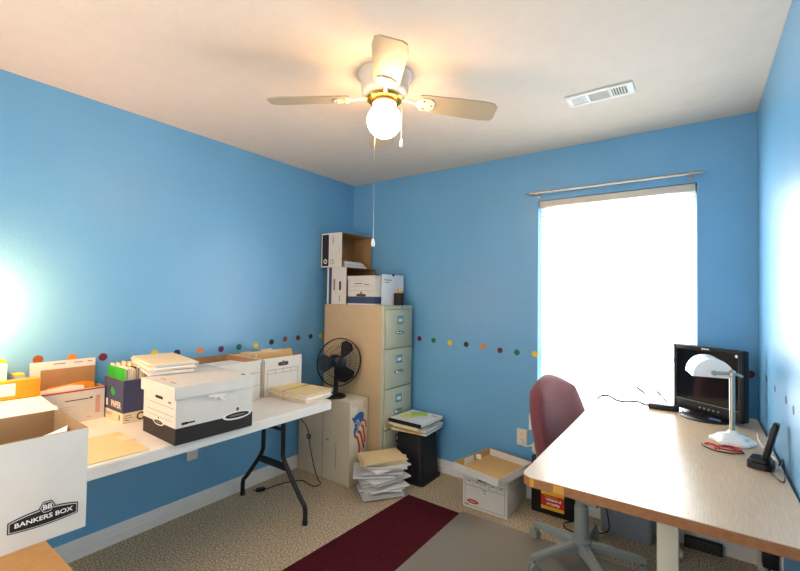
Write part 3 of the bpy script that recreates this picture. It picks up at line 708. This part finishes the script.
df=thing('desk_fan','black round desk fan standing on the flag carton','fan',(.385,-.598,fh+.0005),R(-20))
MB().lathe([(.001,0),(.076,0),(.078,.008),(.07,.02),(.05,.028),(.028,.034),(.001,.035)],black_pl,seg=36).build('base',df)
MB().lathe([(.024,.03),(.018,.06),(.016,.16),(.02,.2)],black_pl,seg=20).build('pole',df)
FZ=.275
A=frame((.0,0,FZ),(0,1,0),(0,0,1)) # z axis -> +x (facing)
MB().lathe([(.001,-.075),(.035,-.07),(.05,-.045),(.05,.0),(.04,.02),(.001,.022)],black_pl,seg=24,M=A).build('motor_housing',df)
MB().box((0,0,FZ-.06),(.03,.03,.06),black_pl,bev=.008).build('neck',df)
def grille(z,bow,name,rings=2,n=46):
    g=MB()
    for k in range(n):
        a=2*PI*k/n; ca,sa=math.cos(a),math.sin(a)
        g.tube([(.03*ca,.03*sa,z+bow),(.10*ca,.10*sa,z+bow*.9),(.158*ca,.158*sa,z+bow*.5),(.182*ca,.182*sa,z)],.0010,black_pl,4,0,A)
    for r,zz_ in ((.182,z),(.12,z+bow*.82),(.03,z+bow)): g.tube([(r*math.cos(2*PI*k/40),r*math.sin(2*PI*k/40),zz_) for k in range(40)],.0045 if r>.18 else .0015,black_pl,6,0,A,closed=True)
    if bow>0: g.lathe([(.001,z+bow+.004),(.034,z+bow+.002),(.034,z+bow-.003)],black_pl,seg=24,M=A,cap=False)
    return g.build(name,df)
grille(.055,.045,'front_grille'); grille(.05,-.05,'rear_grille')
for k in range(3):
    a0=R(62+120*k); bm_=MB(); P=[]
    prof=[(.03,-.25,.02),(.07,-.42,.5),(.12,-.50,.8),(.16,-.42,.7),(.172,-.1,0)]
    out=[]
    for r,a1 in ((.03,-.35),(.075,-.52),(.12,-.55),(.155,-.48),(.172,-.2),(.172,.2),(.15,.42),(.11,.45),(.07,.42),(.03,.35)):
        out.append((r,a1))
    top=[(r*math.cos(a0+a),r*math.sin(a0+a),.05+.035*(a)) for r,a in out]; bot=[(x,y,z-.002) for x,y,z in top]; n=len(out)
    bm_.add(top+bot,[tuple(range(n)),tuple(range(2*n-1,n-1,-1))]+[(i,n+i,n+(i+1)%n,(i+1)%n) for i in range(n)],black_pl,A)
    bm_.build('blade',df)
MB().lathe([(.034,.02),(.034,.06),(.02,.072),(.001,.074)],mat('grey hub','3b3d44',.35),seg=24,M=A).build('hub',df)
ps=thing('power_switch','small pale grey switch box beside the desk fan base','switch',(.11,-.575,fh+.0005),R(20))
MB().box((0,0,.014),(.13,.05,.028),grey_pl,bev=.006).build('body',ps); MB().box((.02,0,.030),(.03,.02,.006),white_pl,bev=.002).build('button',ps)
o=MB().tube([(.29,-.60,fh+.012),(.22,-.62,fh+.030),(.12,-.66,fh+.05),(.06,-.72,.62),(.03,-.80,.58)],.003,black_cable,6,6).build('fan_cable'); tag(o,'black fan cord arching from the desk fan towards left wall','cord')
# cable under the table end
o=MB().tube([(.16,-.90,.66),(.20,-.84,.52),(.23,-.75,.40),(.245,-.73,.27),(.28,-.72,.12),(.33,-.72,.02),(.385,-.74,.006),(.385,-.80,.006),(.31,-.80,.006),(.24,-.79,.006),(.18,-.86,.006),(.15,-.95,.006),(.142,-1.02,.007),(.142,-1.045,.01)],.0035,black_cable,6,6).build('floor_cable'); tag(o,'black cord looping on carpet under the folding table end','cord')
cs=thing('cord_switch','round dark inline switch hanging on the cord by flag carton','switch',(.240,-.735,.32)); MB().lathe([(.001,-.008),(.02,-.006),(.022,0),(.02,.006),(.001,.008)],mat('dark grey plastic','4a4a4c',.4),seg=20,M=frame((0,0,0),(1,0,0),(0,0,1))).build('switch_body',cs); MB().lathe([(.001,0),(.008,.001),(.008,.010),(.001,.012)],grey_pl,seg=14,M=frame((0,0,0),(1,0,0),(0,0,1))).build('dial',cs)
pg=thing('power_plug','black power plug lying on the carpet by the left baseboard','plug',(.125,-1.075,0),R(60)); MB().box((0,0,.014),(.065,.03,.026),black_pl,bev=.008).build('body',pg)
for y in (-.007,.007): MB().box((-.042,y,.014),(.02,.0015,.006),brass).build('prong',pg)

# ------------------------------------------------------------------ floor: paper pile, upside-down bin, file box, rug, mat
ang=53; cx,cy=.82,-.585; zz=.0102
r=random.Random(3)
LB=['white paper sheaf in the messy floor pile before the flag carton']
for i in range(17):
    last=i>=14
    m=[pap,pap2,pap,mat('lavender white paper','e3dfe8',.7),pap,pap2][i%6] if not last else (manila,manila2,manila)[i-14]
    t_=r.uniform(.005,.013) if not last else .005
    w,d=(.292,.222) if not last else (.30,.235)
    dx,dy,da=r.uniform(-.04,.04),r.uniform(-.04,.04),r.uniform(-24,24)
    if i<2: dx=dy=da=0
    if last: dx,dy,da=(-.012+.012*(i-14)),(.005),(-3+4*(i-14))
    lab='white paper sheaf in the messy floor pile before the flag carton' if not last else 'manila folder on top of the messy floor pile of papers'
    sheet('paper_sheaf' if not last else 'manila_folder',lab,'paper' if not last else 'folder',w,d,t_,m,(cx+dx,cy+dy,zz),R(ang+da),.004,100+i,.005 if i%4==1 and not last else 0,'papers in the floor pile' if not last else 'folders topping the floor pile'); zz+=t_+.0062
    if zz>.245 and not last: pass

tc_=thing('waste_bin','black plastic wastebasket turned upside down, papers stacked on its base','bin',(.875,-.195,0))
b=MB(); 
def ring_pts(w,d,r_,z): return [(x,y,z) for x,y in rrect(w,d,r_,4)]
levels=[(.285,.285,.03,0),(.285,.285,.03,.022),(.262,.262,.03,.026),(.222,.232,.028,.37),(.215,.225,.025,.378)]
vs=[]; 
for w,d,r_,z in levels: vs+=ring_pts(w,d,r_,z)
n=len(ring_pts(.2,.2,.02,0)); fs=[]
for k in range(len(levels)-1):
    for i in range(n): fs.append((k*n+i,k*n+(i+1)%n,(k+1)*n+(i+1)%n,(k+1)*n+i))
fs.append(tuple(range((len(levels)-1)*n,len(levels)*n)))
b.add(vs,fs,black_matte).build('bin_body',tc_)
b=MB(); b.box((0,0,.3795),(.12,.12,.002),black_matte,bev=.0008); b.build('base_recess',tc_)
zz=.381
its=[('paper_sheaf','white paper sheaf at the bottom of the stack on black bin','paper',.30,.28,.010,pap,.89,-.215,4),
     ('manila_folder','yellowed folder low in the stack on the black bin','folder',.285,.30,.008,mat('yellow folder','e2c15c',.6),.875,-.225,-4),
     ('paper_sheaf','thick white paper sheaf in the middle of the bin stack','paper',.29,.27,.016,pap2,.90,-.215,2),
     ('manila_folder','stuffed tan folder under the binder on the black bin','folder',.275,.30,.018,manila2,.875,-.23,-3)]
for k,(nm,lab,cat,w,d,t_,m,x,y,a) in enumerate(its):
    sheet(nm,lab,cat,w,d,t_,m,(x,y,zz),R(a),.002,130+k); zz+=t_+.0022
bd=thing('ring_binder','black ring binder with white papers, topmost on the black bin','binder',(.885,-.225,zz),R(-2))
MB().box((0,0,.002),(.30,.31,.003),black_pl).build('cover',bd); MB().box((-.0,-.154,.015),(.30,.004,.028),black_pl,bev=.001).build('spine',bd)
MB().box((.006,.004,.014),(.28,.292,.020),pap).build('papers',bd); MB().box((.0,.002,.0262),(.295,.300,.003),mat('white magazine','e8e8ea',.35)).build('cover_sheet',bd)
lines(bd,Matrix.Translation((0,0,.0278)),[(.10,.10,.05,.03)],MATS['pink print'],'cover_print')
lime=mat('lime leaflet','b9d24a',.5)
o=sheaf(.13,.095,.002,lime,.003,140).build('leaflet',None,(.865,-.15,zz+.029),(0,0,R(35))); tag(o,'lime green leaflet lying on the binder','leaflet')
o=sheaf(.11,.09,.0015,mat('yellow leaflet','e4df6c',.6),.002,141).build('leaflet',None,(.82,-.25,zz+.029),(0,0,R(15))); tag(o,'pale yellow leaflet lying on the binder near its spine','leaflet')

fx=thing('file_box','white file box with red oval mark standing on the carpet','box',(1.525,-.2,0))
carton_shell(.31,.365,.248,[(0,.248,white_box)]).build('box_body',fx)
F=face(.31,.365,'-y'); handle(fx,F,0,.203,.10,.026); lines(fx,F,[(0,.185,.28,.002),(0,.147,.28,.002),(-.0,.015,.28,.002),(-.139,.10,.002,.17),(.139,.10,.002,.17)]+[(-.083+.056*i,.166,.0015,.036) for i in range(4)]+[(-.11+.055*i,.176,.025,.005) for i in range(5)]+[(0,.136,.03,.005),(0,.12,.016,.005)])
MB().prism(ellipse(.042,.014),.0004,.0014,red_m,F@Matrix.Translation((-.082,.045,0))).box((-.082,.045,.0016),(.046,.0028,.0006),pap,M=F).build('red_oval_mark',fx)
lines(fx,F,[(-.125,.022,.025,.006)],grey_line,'small_print')
G=face(.31,.365,'+x'); lines(fx,G,[(0,.19,.12,.003),(0,.15,.16,.003),(.05,.1,.1,.003)],mat('light print','cfc6b8',.7))
ld=thing('box_lid','upturned white box lid with brown inside, resting on the floor file box','lid',(1.545,-.285,.2495),R(-12))
b=carton_shell(.352,.405,.05,[(0,.05,white_box)],inner=mat('warm brown board','c79d62',.75)); b.build('tray',ld)
b=MB(); b.box((0,.195,.026),(.33,.003,.044),white_box); b.box((.168,.05,.028),(.004,.25,.04),white_box); b.box((-.165,-.05,.028),(.004,.10,.04),white_box); b.build('folded_flaps',ld)
b=MB(); b.box((-.12,.0,.05),(.035,.02,.03),pap,rz=.5,bev=.006); b.build('bent_tab',ld)

maroon=mat('maroon rug pile','4d1a22',.95,var=.35,scale=140,bump=.6,bscale=260,spec=.05)
rg=MB().prism([(.905,-2.35),(1.70,-2.35),(1.70,-.52),(1.425,-.505),(1.005,-.496)],.0,.009,maroon).build('rug'); tag(rg,'dark maroon flat runner rug lying on the beige carpet','rug')
matm=bpy.data.materials.new('clear chair mat vinyl'); matm.use_nodes=True; n_=matm.node_tree; pb=n_.nodes['Principled BSDF']
pb.inputs['Base Color'].default_value=lin('b3a899'); pb.inputs['Roughness'].default_value=.32; pb.inputs['Specular IOR Level'].default_value=.5
tb_=n_.nodes.new('ShaderNodeBsdfTransparent'); tb_.inputs[0].default_value=lin('d8d2c8'); mx_=n_.nodes.new('ShaderNodeMixShader'); mx_.inputs[0].default_value=.55
nn=n_.nodes.new('ShaderNodeTexNoise'); nn.inputs['Scale'].default_value=14; bpn=n_.nodes.new('ShaderNodeBump'); bpn.inputs['Strength'].default_value=.4; bpn.inputs['Distance'].default_value=.01
n_.links.new(nn.outputs[0],bpn.inputs['Height']); n_.links.new(bpn.outputs[0],pb.inputs['Normal'])
n_.links.new(tb_.outputs[0],mx_.inputs[1]); n_.links.new(pb.outputs[0],mx_.inputs[2]); n_.links.new(mx_.outputs[0],n_.nodes['Material Output'].inputs[0])
cm=MB().prism(rrect(1.2,1.72,.02),0,.003,matm,Matrix.Translation((2.012,-1.338,.0098))).build('chair_mat'); tag(cm,'translucent grey plastic chair mat under the desk and office chair','mat')

# ------------------------------------------------------------------ under-desk things
sh=thing('paper_shredder','black shredder bin with red and yellow label and pale grey head','shredder',(1.90,-.095,0))
MB().box((0,0,.18),(.28,.15,.36),black_pl,bev=.012).build('bin',sh)
MB().box((0,0,.405),(.285,.155,.085),mat('pale grey plastic','d9d6cc',.4),bev=.03,seg=4).build('head',sh)
MB().box((-.07,-.078,.372),(.06,.02,.022),mat('teal plastic','3f9a8c',.4),bev=.004).build('indicator',sh)
F=frame((0.0,-.0752,.095),(1,0,0),(0,0,1)); lb=MB(); ylw=mat('label yellow','e8b62a',.5); rdl=mat('label red','c8281e',.5)
lb.box((0,0,.0004),(.145,.115,.001),ylw,M=F); lb.box((0,.0,.001),(.145,.072,.001),rdl,M=F); lo=lb.build('label',sh)
lettering('label_lettering','enhanced\nsecurity',.026,pap,lo,F@Matrix.Translation((.005,-.004,.0018)),bold=.0008)
lines(lo,F@Matrix.Translation((0,0,.0016)),[(-.01,.026,.08,.003)],ylw,'label_small_print')
o=MB().tube([(1.643,-.012,.39),(1.65,-.04,.375),(1.69,-.06,.372),(1.745,-.085,.40)],.0045,white_pl,8,6).build('power_cable'); tag(o,'short white cord from the almond outlet to the shredder','cord')
gb=thing('storage_bin','large grey plastic storage tote under the desk','tote',(2.315,-.10,0))
b=MB(); grt=mat('grey tote plastic','8d9299',.45)
levels=[(.27,.13,.03,0),(.30,.155,.035,.40),(.33,.17,.035,.405),(.33,.17,.035,.435),(.30,.15,.03,.436),(.27,.125,.03,.04)]
vs=[]; 
for w,d,r_,z in levels: vs+=ring_pts(w,d,r_,z)
n=len(ring_pts(.2,.12,.02,0)); fs=[tuple(range(n))[::-1]]
for k in range(len(levels)-1):
    for i in range(n): fs.append((k*n+i,k*n+(i+1)%n,(k+1)*n+(i+1)%n,(k+1)*n+i))
fs.append(tuple(range((len(levels)-1)*n,len(levels)*n)))
b.add(vs,fs,grt).build('tote_body',gb)
fv=thing('floor_register','low black slatted vent standing by the back baseboard under desk','vent',(2.685,-.035,0))
MB().box((0,0,.032),(.175,.025,.064),black_matte,bev=.003).build('frame',fv)
b=MB()
for k in range(4): b.box((0,-.0135,.012+.013*k),(.16,.003,.004),mat('grey slat','55585a',.5))
b.build('slats',fv)
ad=thing('wall_adapter','black power adapter plugged into the outlet on right wall','adapter',(2.895,-.742,.39))
MB().box((0,0,0),(.05,.05,.075),black_pl,bev=.006).build('body',ad)
o=MB().tube([(2.893,-.742,.352),(2.89,-.74,.25),(2.86,-.72,.10),(2.82,-.70,.02),(2.75,-.66,.018),(2.72,-.76,.018),(2.80,-.80,.018),(2.85,-.72,.02)],.0035,black_cable,6,6).build('adapter_cable'); tag(o,'black cord hanging from the right wall adapter to the floor','cord')
o=MB().tube([(2.03,-.19,.02),(1.99,-.24,.018),(2.02,-.30,.018),(2.10,-.30,.018),(2.18,-.24,.018),(2.235,-.215,.05),(2.22,-.205,.16),(2.20,-.21,.25),(2.25,-.22,.33)],.004,black_cable,6,6).build('loose_cable'); tag(o,'black cord curling on the floor behind the chair column','cord')

# ------------------------------------------------------------------ desk
dk_m=wood_mat('pale oak laminate','c2a381','dbc2a3',.3,(4,.35,4),spec=.9); edge_m=wood_mat('brown edge band','8d5a34','a97148',.45,(1,6,6))
dk=thing('desk','long pale oak laminate desk with brown edge along the right wall','desk',(2.535,-.765,0))
dw,dd=.772,1.46
def round_corners(w,d,rs):
    out=[]
    for (cx_,cy_,a0,r_) in ((w/2,d/2,0,rs[0]),(-w/2,d/2,90,rs[1]),(-w/2,-d/2,180,rs[2]),(w/2,-d/2,270,rs[3])):
        sx,sy=(1 if cx_>0 else -1),(1 if cy_>0 else -1)
        for i in range(7):
            a=R(a0+15*i); out.append((cx_-sx*r_+r_*math.cos(a),cy_-sy*r_+r_*math.sin(a)))
    return out
rc=round_corners(dw,dd,(.01,.01,.045,.01))
MB().prism(rc,.773,.7755,dk_m).build('desktop_surface',dk); MB().prism([(x*1.001,y*1.0005) for x,y in rc],.7425,.773,edge_m).build('desktop_edge',dk)
cream_m=mat('cream steel','d8d2bb',.4)
for y,ft,lx in ((-.435,.56,.041),(.56,.10,.012)):
    l=MB(); l.box((lx,y,.39),(.066,.03,.70),cream_m,bev=.006); l.box((lx,y,.728),(.5,.04,.028),cream_m,bev=.004); l.box((lx,y,.034),(ft,.05,.035),cream_m,bev=.01); l.build('leg',dk)
MB().box((.06,.06,.70),(.05,.94,.03),cream_m).build('crossbar',dk)
tpm=mat('tan tape','d8953a',.4)
for x,w in ((-.345,.014),(-.255,.035)): MB().box((x,-dd/2-.0008,.758),(w,.0006,.026),tpm).build('edge_tape',dk)
DZ=.776

# monitor
mo=thing('monitor','black flat screen monitor on oval base at the desk corner','monitor',(2.702,-.178,DZ),R(-36))
MB().lathe([(.001,0),(.122,0),(.124,.005),(.115,.012),(.04,.02),(.001,.021)],black_pl,seg=40).build('base',mo)
MB().box((0,.045,.09),(.06,.03,.16),black_pl,bev=.008).build('stand_neck',mo)
mw,mh=.362,.358
MB().box((0,.022,.018+mh/2),(mw,.045,mh),black_matte,bev=.008).box((0,.05,.02+mh/2),(mw*.7,.04,mh*.6),black_matte,bev=.012).build('case',mo)
b=MB(); y=-.004
b.box((0,y,.018+mh-.011),(mw,.012,.022),black_pl,bev=.003); b.box((0,y,.018+.029),(mw,.012,.058),black_pl,bev=.003)
for sx in (-1,1): b.box((sx*(mw/2-.010),y,.018+mh/2),(.020,.012,mh),black_pl,bev=.003)
b.build('bezel',mo)
MB().box((0,-.0015,.018+.058+(mh-.08)/2),(mw-.038,.003,mh-.078),mat('dark screen','101114',.1,spec=.5)).build('screen',mo)
MB().box((0,-.0105,.018+.057),(mw-.03,.0015,.0022),grey_pl).build('trim_line',mo)
MB().box((-.0,-.0105,.018+mh-.010),(.04,.0012,.006),pap).build('logo',mo); MB().prism(ellipse(.006,.008,14),0,.0012,pap,frame((mw/2-.026,-.0102,.018+mh-.028),(1,0,0),(0,0,1))).build('energy_sticker',mo)
for k in range(5): MB().lathe([(.001,.002),(.005,.0018),(.005,0)][::-1],grey_pl,seg=12,M=frame((-.03+.024*k,-.0102,.018+.03),(1,0,0),(0,0,1))).build('button',mo)
o=MB().box((2.735,-.262,DZ+.021),(.05,.02,.008),mat('blue plastic','4f78b8',.4),rz=R(-20),bev=.002).build('flash_drive'); tag(o,'small blue flash drive on the monitor base','flash drive')
o.location.z+=-.006

# banker's lamp
bl_=thing('desk_lamp','white banker style desk lamp with half cylinder shade on the desk','lamp',(2.788,-.59,DZ),0)
por=mat('white porcelain','eeeeec',.25,var=.01)
lp=[]; 
b=MB(); segs=48; prof=[(.074,0),(.080,.006),(.078,.016),(.064,.022),(.056,.032),(.036,.040),(.022,.044),(.013,.056)]
vs=[];fs=[]
for k in range(segs):
    a=2*PI*k/segs; s_=1+.07*math.cos(6*a)
    for r_,z in prof: vs.append((r_*(s_ if z<.025 else 1)*math.cos(a),r_*(s_ if z<.025 else 1)*math.sin(a),z))
n=len(prof)
for k in range(segs):
    j=(k+1)%segs
    for i in range(n-1): fs.append((k*n+i,j*n+i,j*n+i+1,k*n+i+1))
fs.append(tuple(k*n for k in range(segs))[::-1]); fs.append(tuple(k*n+n-1 for k in range(segs)))
b.add(vs,fs,por).build('base',bl_)
MB().cyl((0,0,.045),(0,0,.30),.0105,nickel,20).lathe([(.0105,0),(.016,.006),(.016,.016),(.008,.026),(.001,.03)],nickel,(0,0,.292),18).build('pole',bl_)
ax=Vector((-.16,.98,.0)).normalized(); sd=Vector((ax.y,-ax.x,0))      # shade axis (away), sideways (+x)
c0=Vector((-.066,.0,.282)); SL=.19
b=MB(); vs=[];fs=[]; na=18
def arc(rad,t): return [c0+ax*t+sd*(rad*math.cos(PI*i/na))+Vector((0,0,rad*1.06*math.sin(PI*i/na)-.004)) for i in range(na+1)]
A0,A1=arc(.079,0),arc(.079,SL); B0,B1=arc(.075,.004),arc(.075,SL-.004); k=na+1
vs=A0+A1+B0+B1
for i in range(na): fs+= [(i,i+1,k+i+1,k+i),(2*k+i,3*k+i,3*k+i+1,2*k+i+1)]
fs+=[tuple(range(k))[::-1],tuple(range(k,2*k)),tuple(range(2*k,3*k)),tuple(range(3*k,4*k))[::-1]]
fs+=[(0,k,3*k,2*k),(na,2*k+na,3*k+na,k+na)]
b.add(vs,fs,por).build('shade',bl_)
piv=c0-ax*.012+Vector((0,0,.018))
MB().tube([(0,0,.30),tuple(Vector((-.02,-.004,.302))),tuple(piv)],.007,nickel,10,3).tube([tuple(piv-ax*.003),tuple(piv+ax*.013)],.011,nickel,14).build('arm',bl_)
MB().tube([(0,0,.30),(.022,.002,.300),(.036,.004,.292)],[.009,.010,.006],nickel,10,3).build('switch_knob',bl_)
b=MB(); b.cyl(tuple(c0+ax*.05+Vector((0,0,.03))),tuple(c0+ax*.12+Vector((0,0,.03))),.016,por,14); b.build('bulb',bl_)

# cords in front of the lamp
rc_=mat('red cable','c2303a',.5)
o=MB().tube([(2.73+.045*math.cos(t*.55+.3*math.sin(t))+.02*math.sin(t*1.3)+.02,-.725+.028*math.sin(t*.8),DZ+.004+.004*(t%3)) for t in range(22)],.0028,rc_,6,4).build('red_cable'); tag(o,'tangled red cord lying in front of the desk lamp base','cord')
o=MB().tube([(2.675,-.70,DZ+.004),(2.685,-.735,DZ+.004),(2.72,-.775,DZ+.004),(2.77,-.775,DZ+.004),(2.815,-.745,DZ+.005),(2.80,-.715,DZ+.004),(2.75,-.71,DZ+.014)],.0028,black_cable,6,6).build('black_cable'); tag(o,'thin black cord curled around the red cord on the desk','cord')

# cordless phone
ph=thing('cordless_phone','black cordless phone tilted in its charging cradle on the desk','phone',(2.858,-.865,DZ),R(-104))
b=MB(); b.prism(rrect(.10,.075,.02),0,.022,black_pl).prism(rrect(.075,.06,.018),.022,.034,black_pl); b.build('cradle',ph)
b=MB(); M=Matrix.Translation((.0,.012,.028))@Matrix.Rotation(R(-13),4,'X')
b.box((0,0,.075),(.046,.022,.15),black_pl,bev=.009,M=M,seg=3); hs=b.build('handset',ph)
MB().box((0,-.0115,.112),(.034,.001,.03),mat('phone display','5d6a70',.2),M=M).build('display',hs)
kb=MB()
for i in range(4):
    for j in range(3): kb.box((-.011+.011*j,-.0115,.03+.014*i),(.008,.0016,.008),grey_pl,M=M)
kb.build('keypad',hs); MB().box((-.0225,0,.075),(.0015,.016,.13),nickel,M=M).build('side_trim',hs)
o=MB().tube([(2.90,-.80,DZ+.006),(2.913,-.77,DZ+.005),(2.905,-.70,DZ+.005),(2.893,-.62,DZ+.005),(2.885,-.50,DZ+.005),(2.89,-.38,DZ+.005)],.0028,white_pl,6,6).build('phone_cable'); tag(o,'thin white cord running along the right wall from the phone','cord')
o=MB().tube([(2.912,-.835,DZ+.006),(2.917,-.85,DZ+.03),(2.918,-.89,DZ+.045),(2.912,-.96,DZ+.025),(2.905,-1.01,DZ+.005),(2.89,-.99,DZ+.005),(2.88,-.93,DZ+.005)],.0025,black_cable,6,6).build('phone_power_cable'); tag(o,'black looped cord beside the phone cradle and right wall','cord')

# power brick with cords
br=thing('power_brick','black power brick lying on the desk in front of the window','adapter',(2.503,-.125,DZ),R(3))
MB().box((0,0,.015),(.15,.055,.03),black_pl,bev=.006).build('body',br)
MB().cyl((-.075,0,.014),(-.10,0,.013),.006,black_pl,10,.004).build('strain_relief',br)
o=MB().tube([(2.415,-.13,DZ+.012),(2.37,-.10,DZ+.02),(2.33,-.085,DZ+.012),(2.27,-.11,DZ+.01),(2.21,-.075,DZ+.025),(2.17,-.085,DZ+.02),(2.155,-.12,DZ+.007)],.006,black_cable,6,6).build('brick_cable'); tag(o,'black cord trailing from the power brick towards the chair','cord')
for nm,pts,lab in (('cable_end',[(2.46,-.075,DZ+.01),(2.42,-.06,DZ+.05),(2.36,-.045,DZ+.095)],'stiff black cable end rising left behind the power brick'),
                   ('cable_end',[(2.53,-.07,DZ+.015),(2.50,-.06,DZ+.05),(2.465,-.05,DZ+.085)],'short black cable end rising directly behind the power brick')):
    o=MB().tube(pts,[.005]*6+[.0065]*3,black_cable,6,4).build(nm); tag(o,lab,'cable')
o=MB().tube([(2.59,-.12,DZ+.012),(2.62,-.135,DZ+.006),(2.64,-.14,DZ+.024),(2.66,-.142,DZ+.03)],.003,black_cable,6,6).build('monitor_cable'); tag(o,'short black cord between power brick and monitor base','cord')

# ------------------------------------------------------------------ office chair
ch_=thing('office_chair','maroon fabric office chair on grey five star base at the desk','chair',(2.163,-.592,.0128),R(-20))
cg=mat('grey chair plastic','8f938d',.45); fab=mat('maroon chair fabric','7c4247',.95,var=.3,scale=220,bump=.35,bscale=420,sheen=.3)
MB().lathe([(.045,.075),(.052,.09),(.05,.13),(.038,.14)],cg,seg=24).lathe([(.036,.135),(.036,.21),(.034,.215),(.034,.30),(.030,.305),(.030,.40)],cg,seg=24).build('gas_column',ch_)
for k,a in enumerate((160,232,304,376,88)):
    a=R(a+20); d=Vector((math.cos(a),math.sin(a),0)); s_=Vector((-d.y,d.x,0))
    vs=[];fs=[]
    secs=[(.03,.028,.125,.075),(.12,.024,.118,.078),(.22,.020,.105,.075),(.285,.017,.096,.070),(.30,.012,.090,.072)]
    for t,w,zt,zb in secs:
        vs+=[d*t+s_*w+Vector((0,0,zb)),d*t+s_*w+Vector((0,0,zt-.01)),d*t+s_*w*.6+Vector((0,0,zt)),d*t-s_*w*.6+Vector((0,0,zt)),d*t-s_*w+Vector((0,0,zt-.01)),d*t-s_*w+Vector((0,0,zb))]
    for i in range(len(secs)-1):
        for j in range(6): fs.append((i*6+j,i*6+(j+1)%6,(i+1)*6+(j+1)%6,(i+1)*6+j))
    fs+=[tuple(range(6))[::-1],tuple(range((len(secs)-1)*6,len(secs)*6))]
    ar=MB().add([tuple(v) for v in vs],fs,cg).build('base_arm',ch_)
    p=d*.283; cst=MB()
    cst.cyl((p.x,p.y,.05),(p.x,p.y,.075),.008,chrome,10)
    for sg in (-1,1):
        q=p+s_*(sg*.012)+d*.008; e=s_*.009
        cst.tube([tuple(q-e+Vector((0,0,.026))),tuple(q-e*.9+Vector((0,0,.026))),tuple(q+e*.9+Vector((0,0,.026))),tuple(q+e+Vector((0,0,.026)))],[.020,.026,.026,.020],cg,20)
    cst.box((p.x,p.y,.046),(.03,.03,.018),cg,rz=a,bev=.006); cst.build('caster',ar)
def pad(w,h,t,m,shape,n=24):
    """cushion: superelliptic outline w x h, thickness t; shape(u,v)->(extra depth) ; local x=width y=height z=depth"""
    vs=[];fs=[]
    def pt(u,v,s):
        x=u*math.sqrt(max(0,1-.48*v*v)); y=v*math.sqrt(max(0,1-.48*u*u))
        e=max(abs(u),abs(v)); th=t/2*math.sqrt(max(0,1-e**5))
        return (x*w/2,y*h/2,shape(u,v)+s*th)
    for s in (1,-1):
        for j in range(n+1):
            for i in range(n+1): vs.append(pt(-1+2*i/n,-1+2*j/n,s))
    K=(n+1)**2
    for j in range(n):
        for i in range(n):
            q=j*(n+1)+i; fs.append((q,q+1,q+n+2,q+n+1)); fs.append((K+q,K+q+n+1,K+q+n+2,K+q+1))
    b=MB().add(vs,fs,m); return b
def weld(o):
    bm=bmesh.new(); bm.from_mesh(o.data); bmesh.ops.remove_doubles(bm,verts=bm.verts[:],dist=.0008); bm.to_mesh(o.data); bm.free()
    for p in o.data.polygons: p.use_smooth=True
seat=pad(.47,.46,.085,fab,lambda u,v: .012*(u*u)-.02*max(0,v-.5)).build('seat',ch_,(.03,0,.46),(0,0,R(-90))); weld(seat)
MB().box((.02,0,.405),(.30,.30,.03),cg,bev=.012).build('seat_pan',ch_)
# backrest: width along y, height along z, front towards +x
bk_=pad(.45,.53,.11,fab,lambda u,v: 0.030*u*u+.022*math.cos(2.2*v+.6)*(1-u*u*.4)).build('backrest',ch_)
bk_.matrix_local=Matrix.Translation((-.175,.015,.69))@Matrix.Rotation(R(-6),4,'Y')@Matrix(((0,0,1,0),(1,0,0,0),(0,1,0,0),(0,0,0,1))); weld(bk_)
MB().tube([(-.02,0,.39),(-.18,0,.40),(-.255,0,.46),(-.262,0,.62),(-.262,0,.74)],.022,cg,10,4).box((-.252,0,.72),(.02,.16,.20),cg,bev=.008).build('back_support',ch_)

# ------------------------------------------------------------------ lamp on the table beyond the frame's edge (lights the left wall)
tlp=thing('table_lamp','white globe gooseneck table lamp on the near end of the folding table','lamp',(.17,-2.875,TZ))
MB().lathe([(.001,0),(.075,0),(.075,.012),(.02,.022),(.001,.024)],brass,seg=28).build('base',tlp)
MB().tube([(0,0,.02),(0,0,.40),(0,.02,.62),(0,.12,.72),(0,.25,.70),(0,.295,.67)],.008,brass,12,5).build('gooseneck',tlp)
MB().sphere((0,.30,.60),.045,mat('lit lamp bulb','fff2dc',.4,emit='ffb66e',es=TABLE_LAMP_W)).build('bulb',tlp)
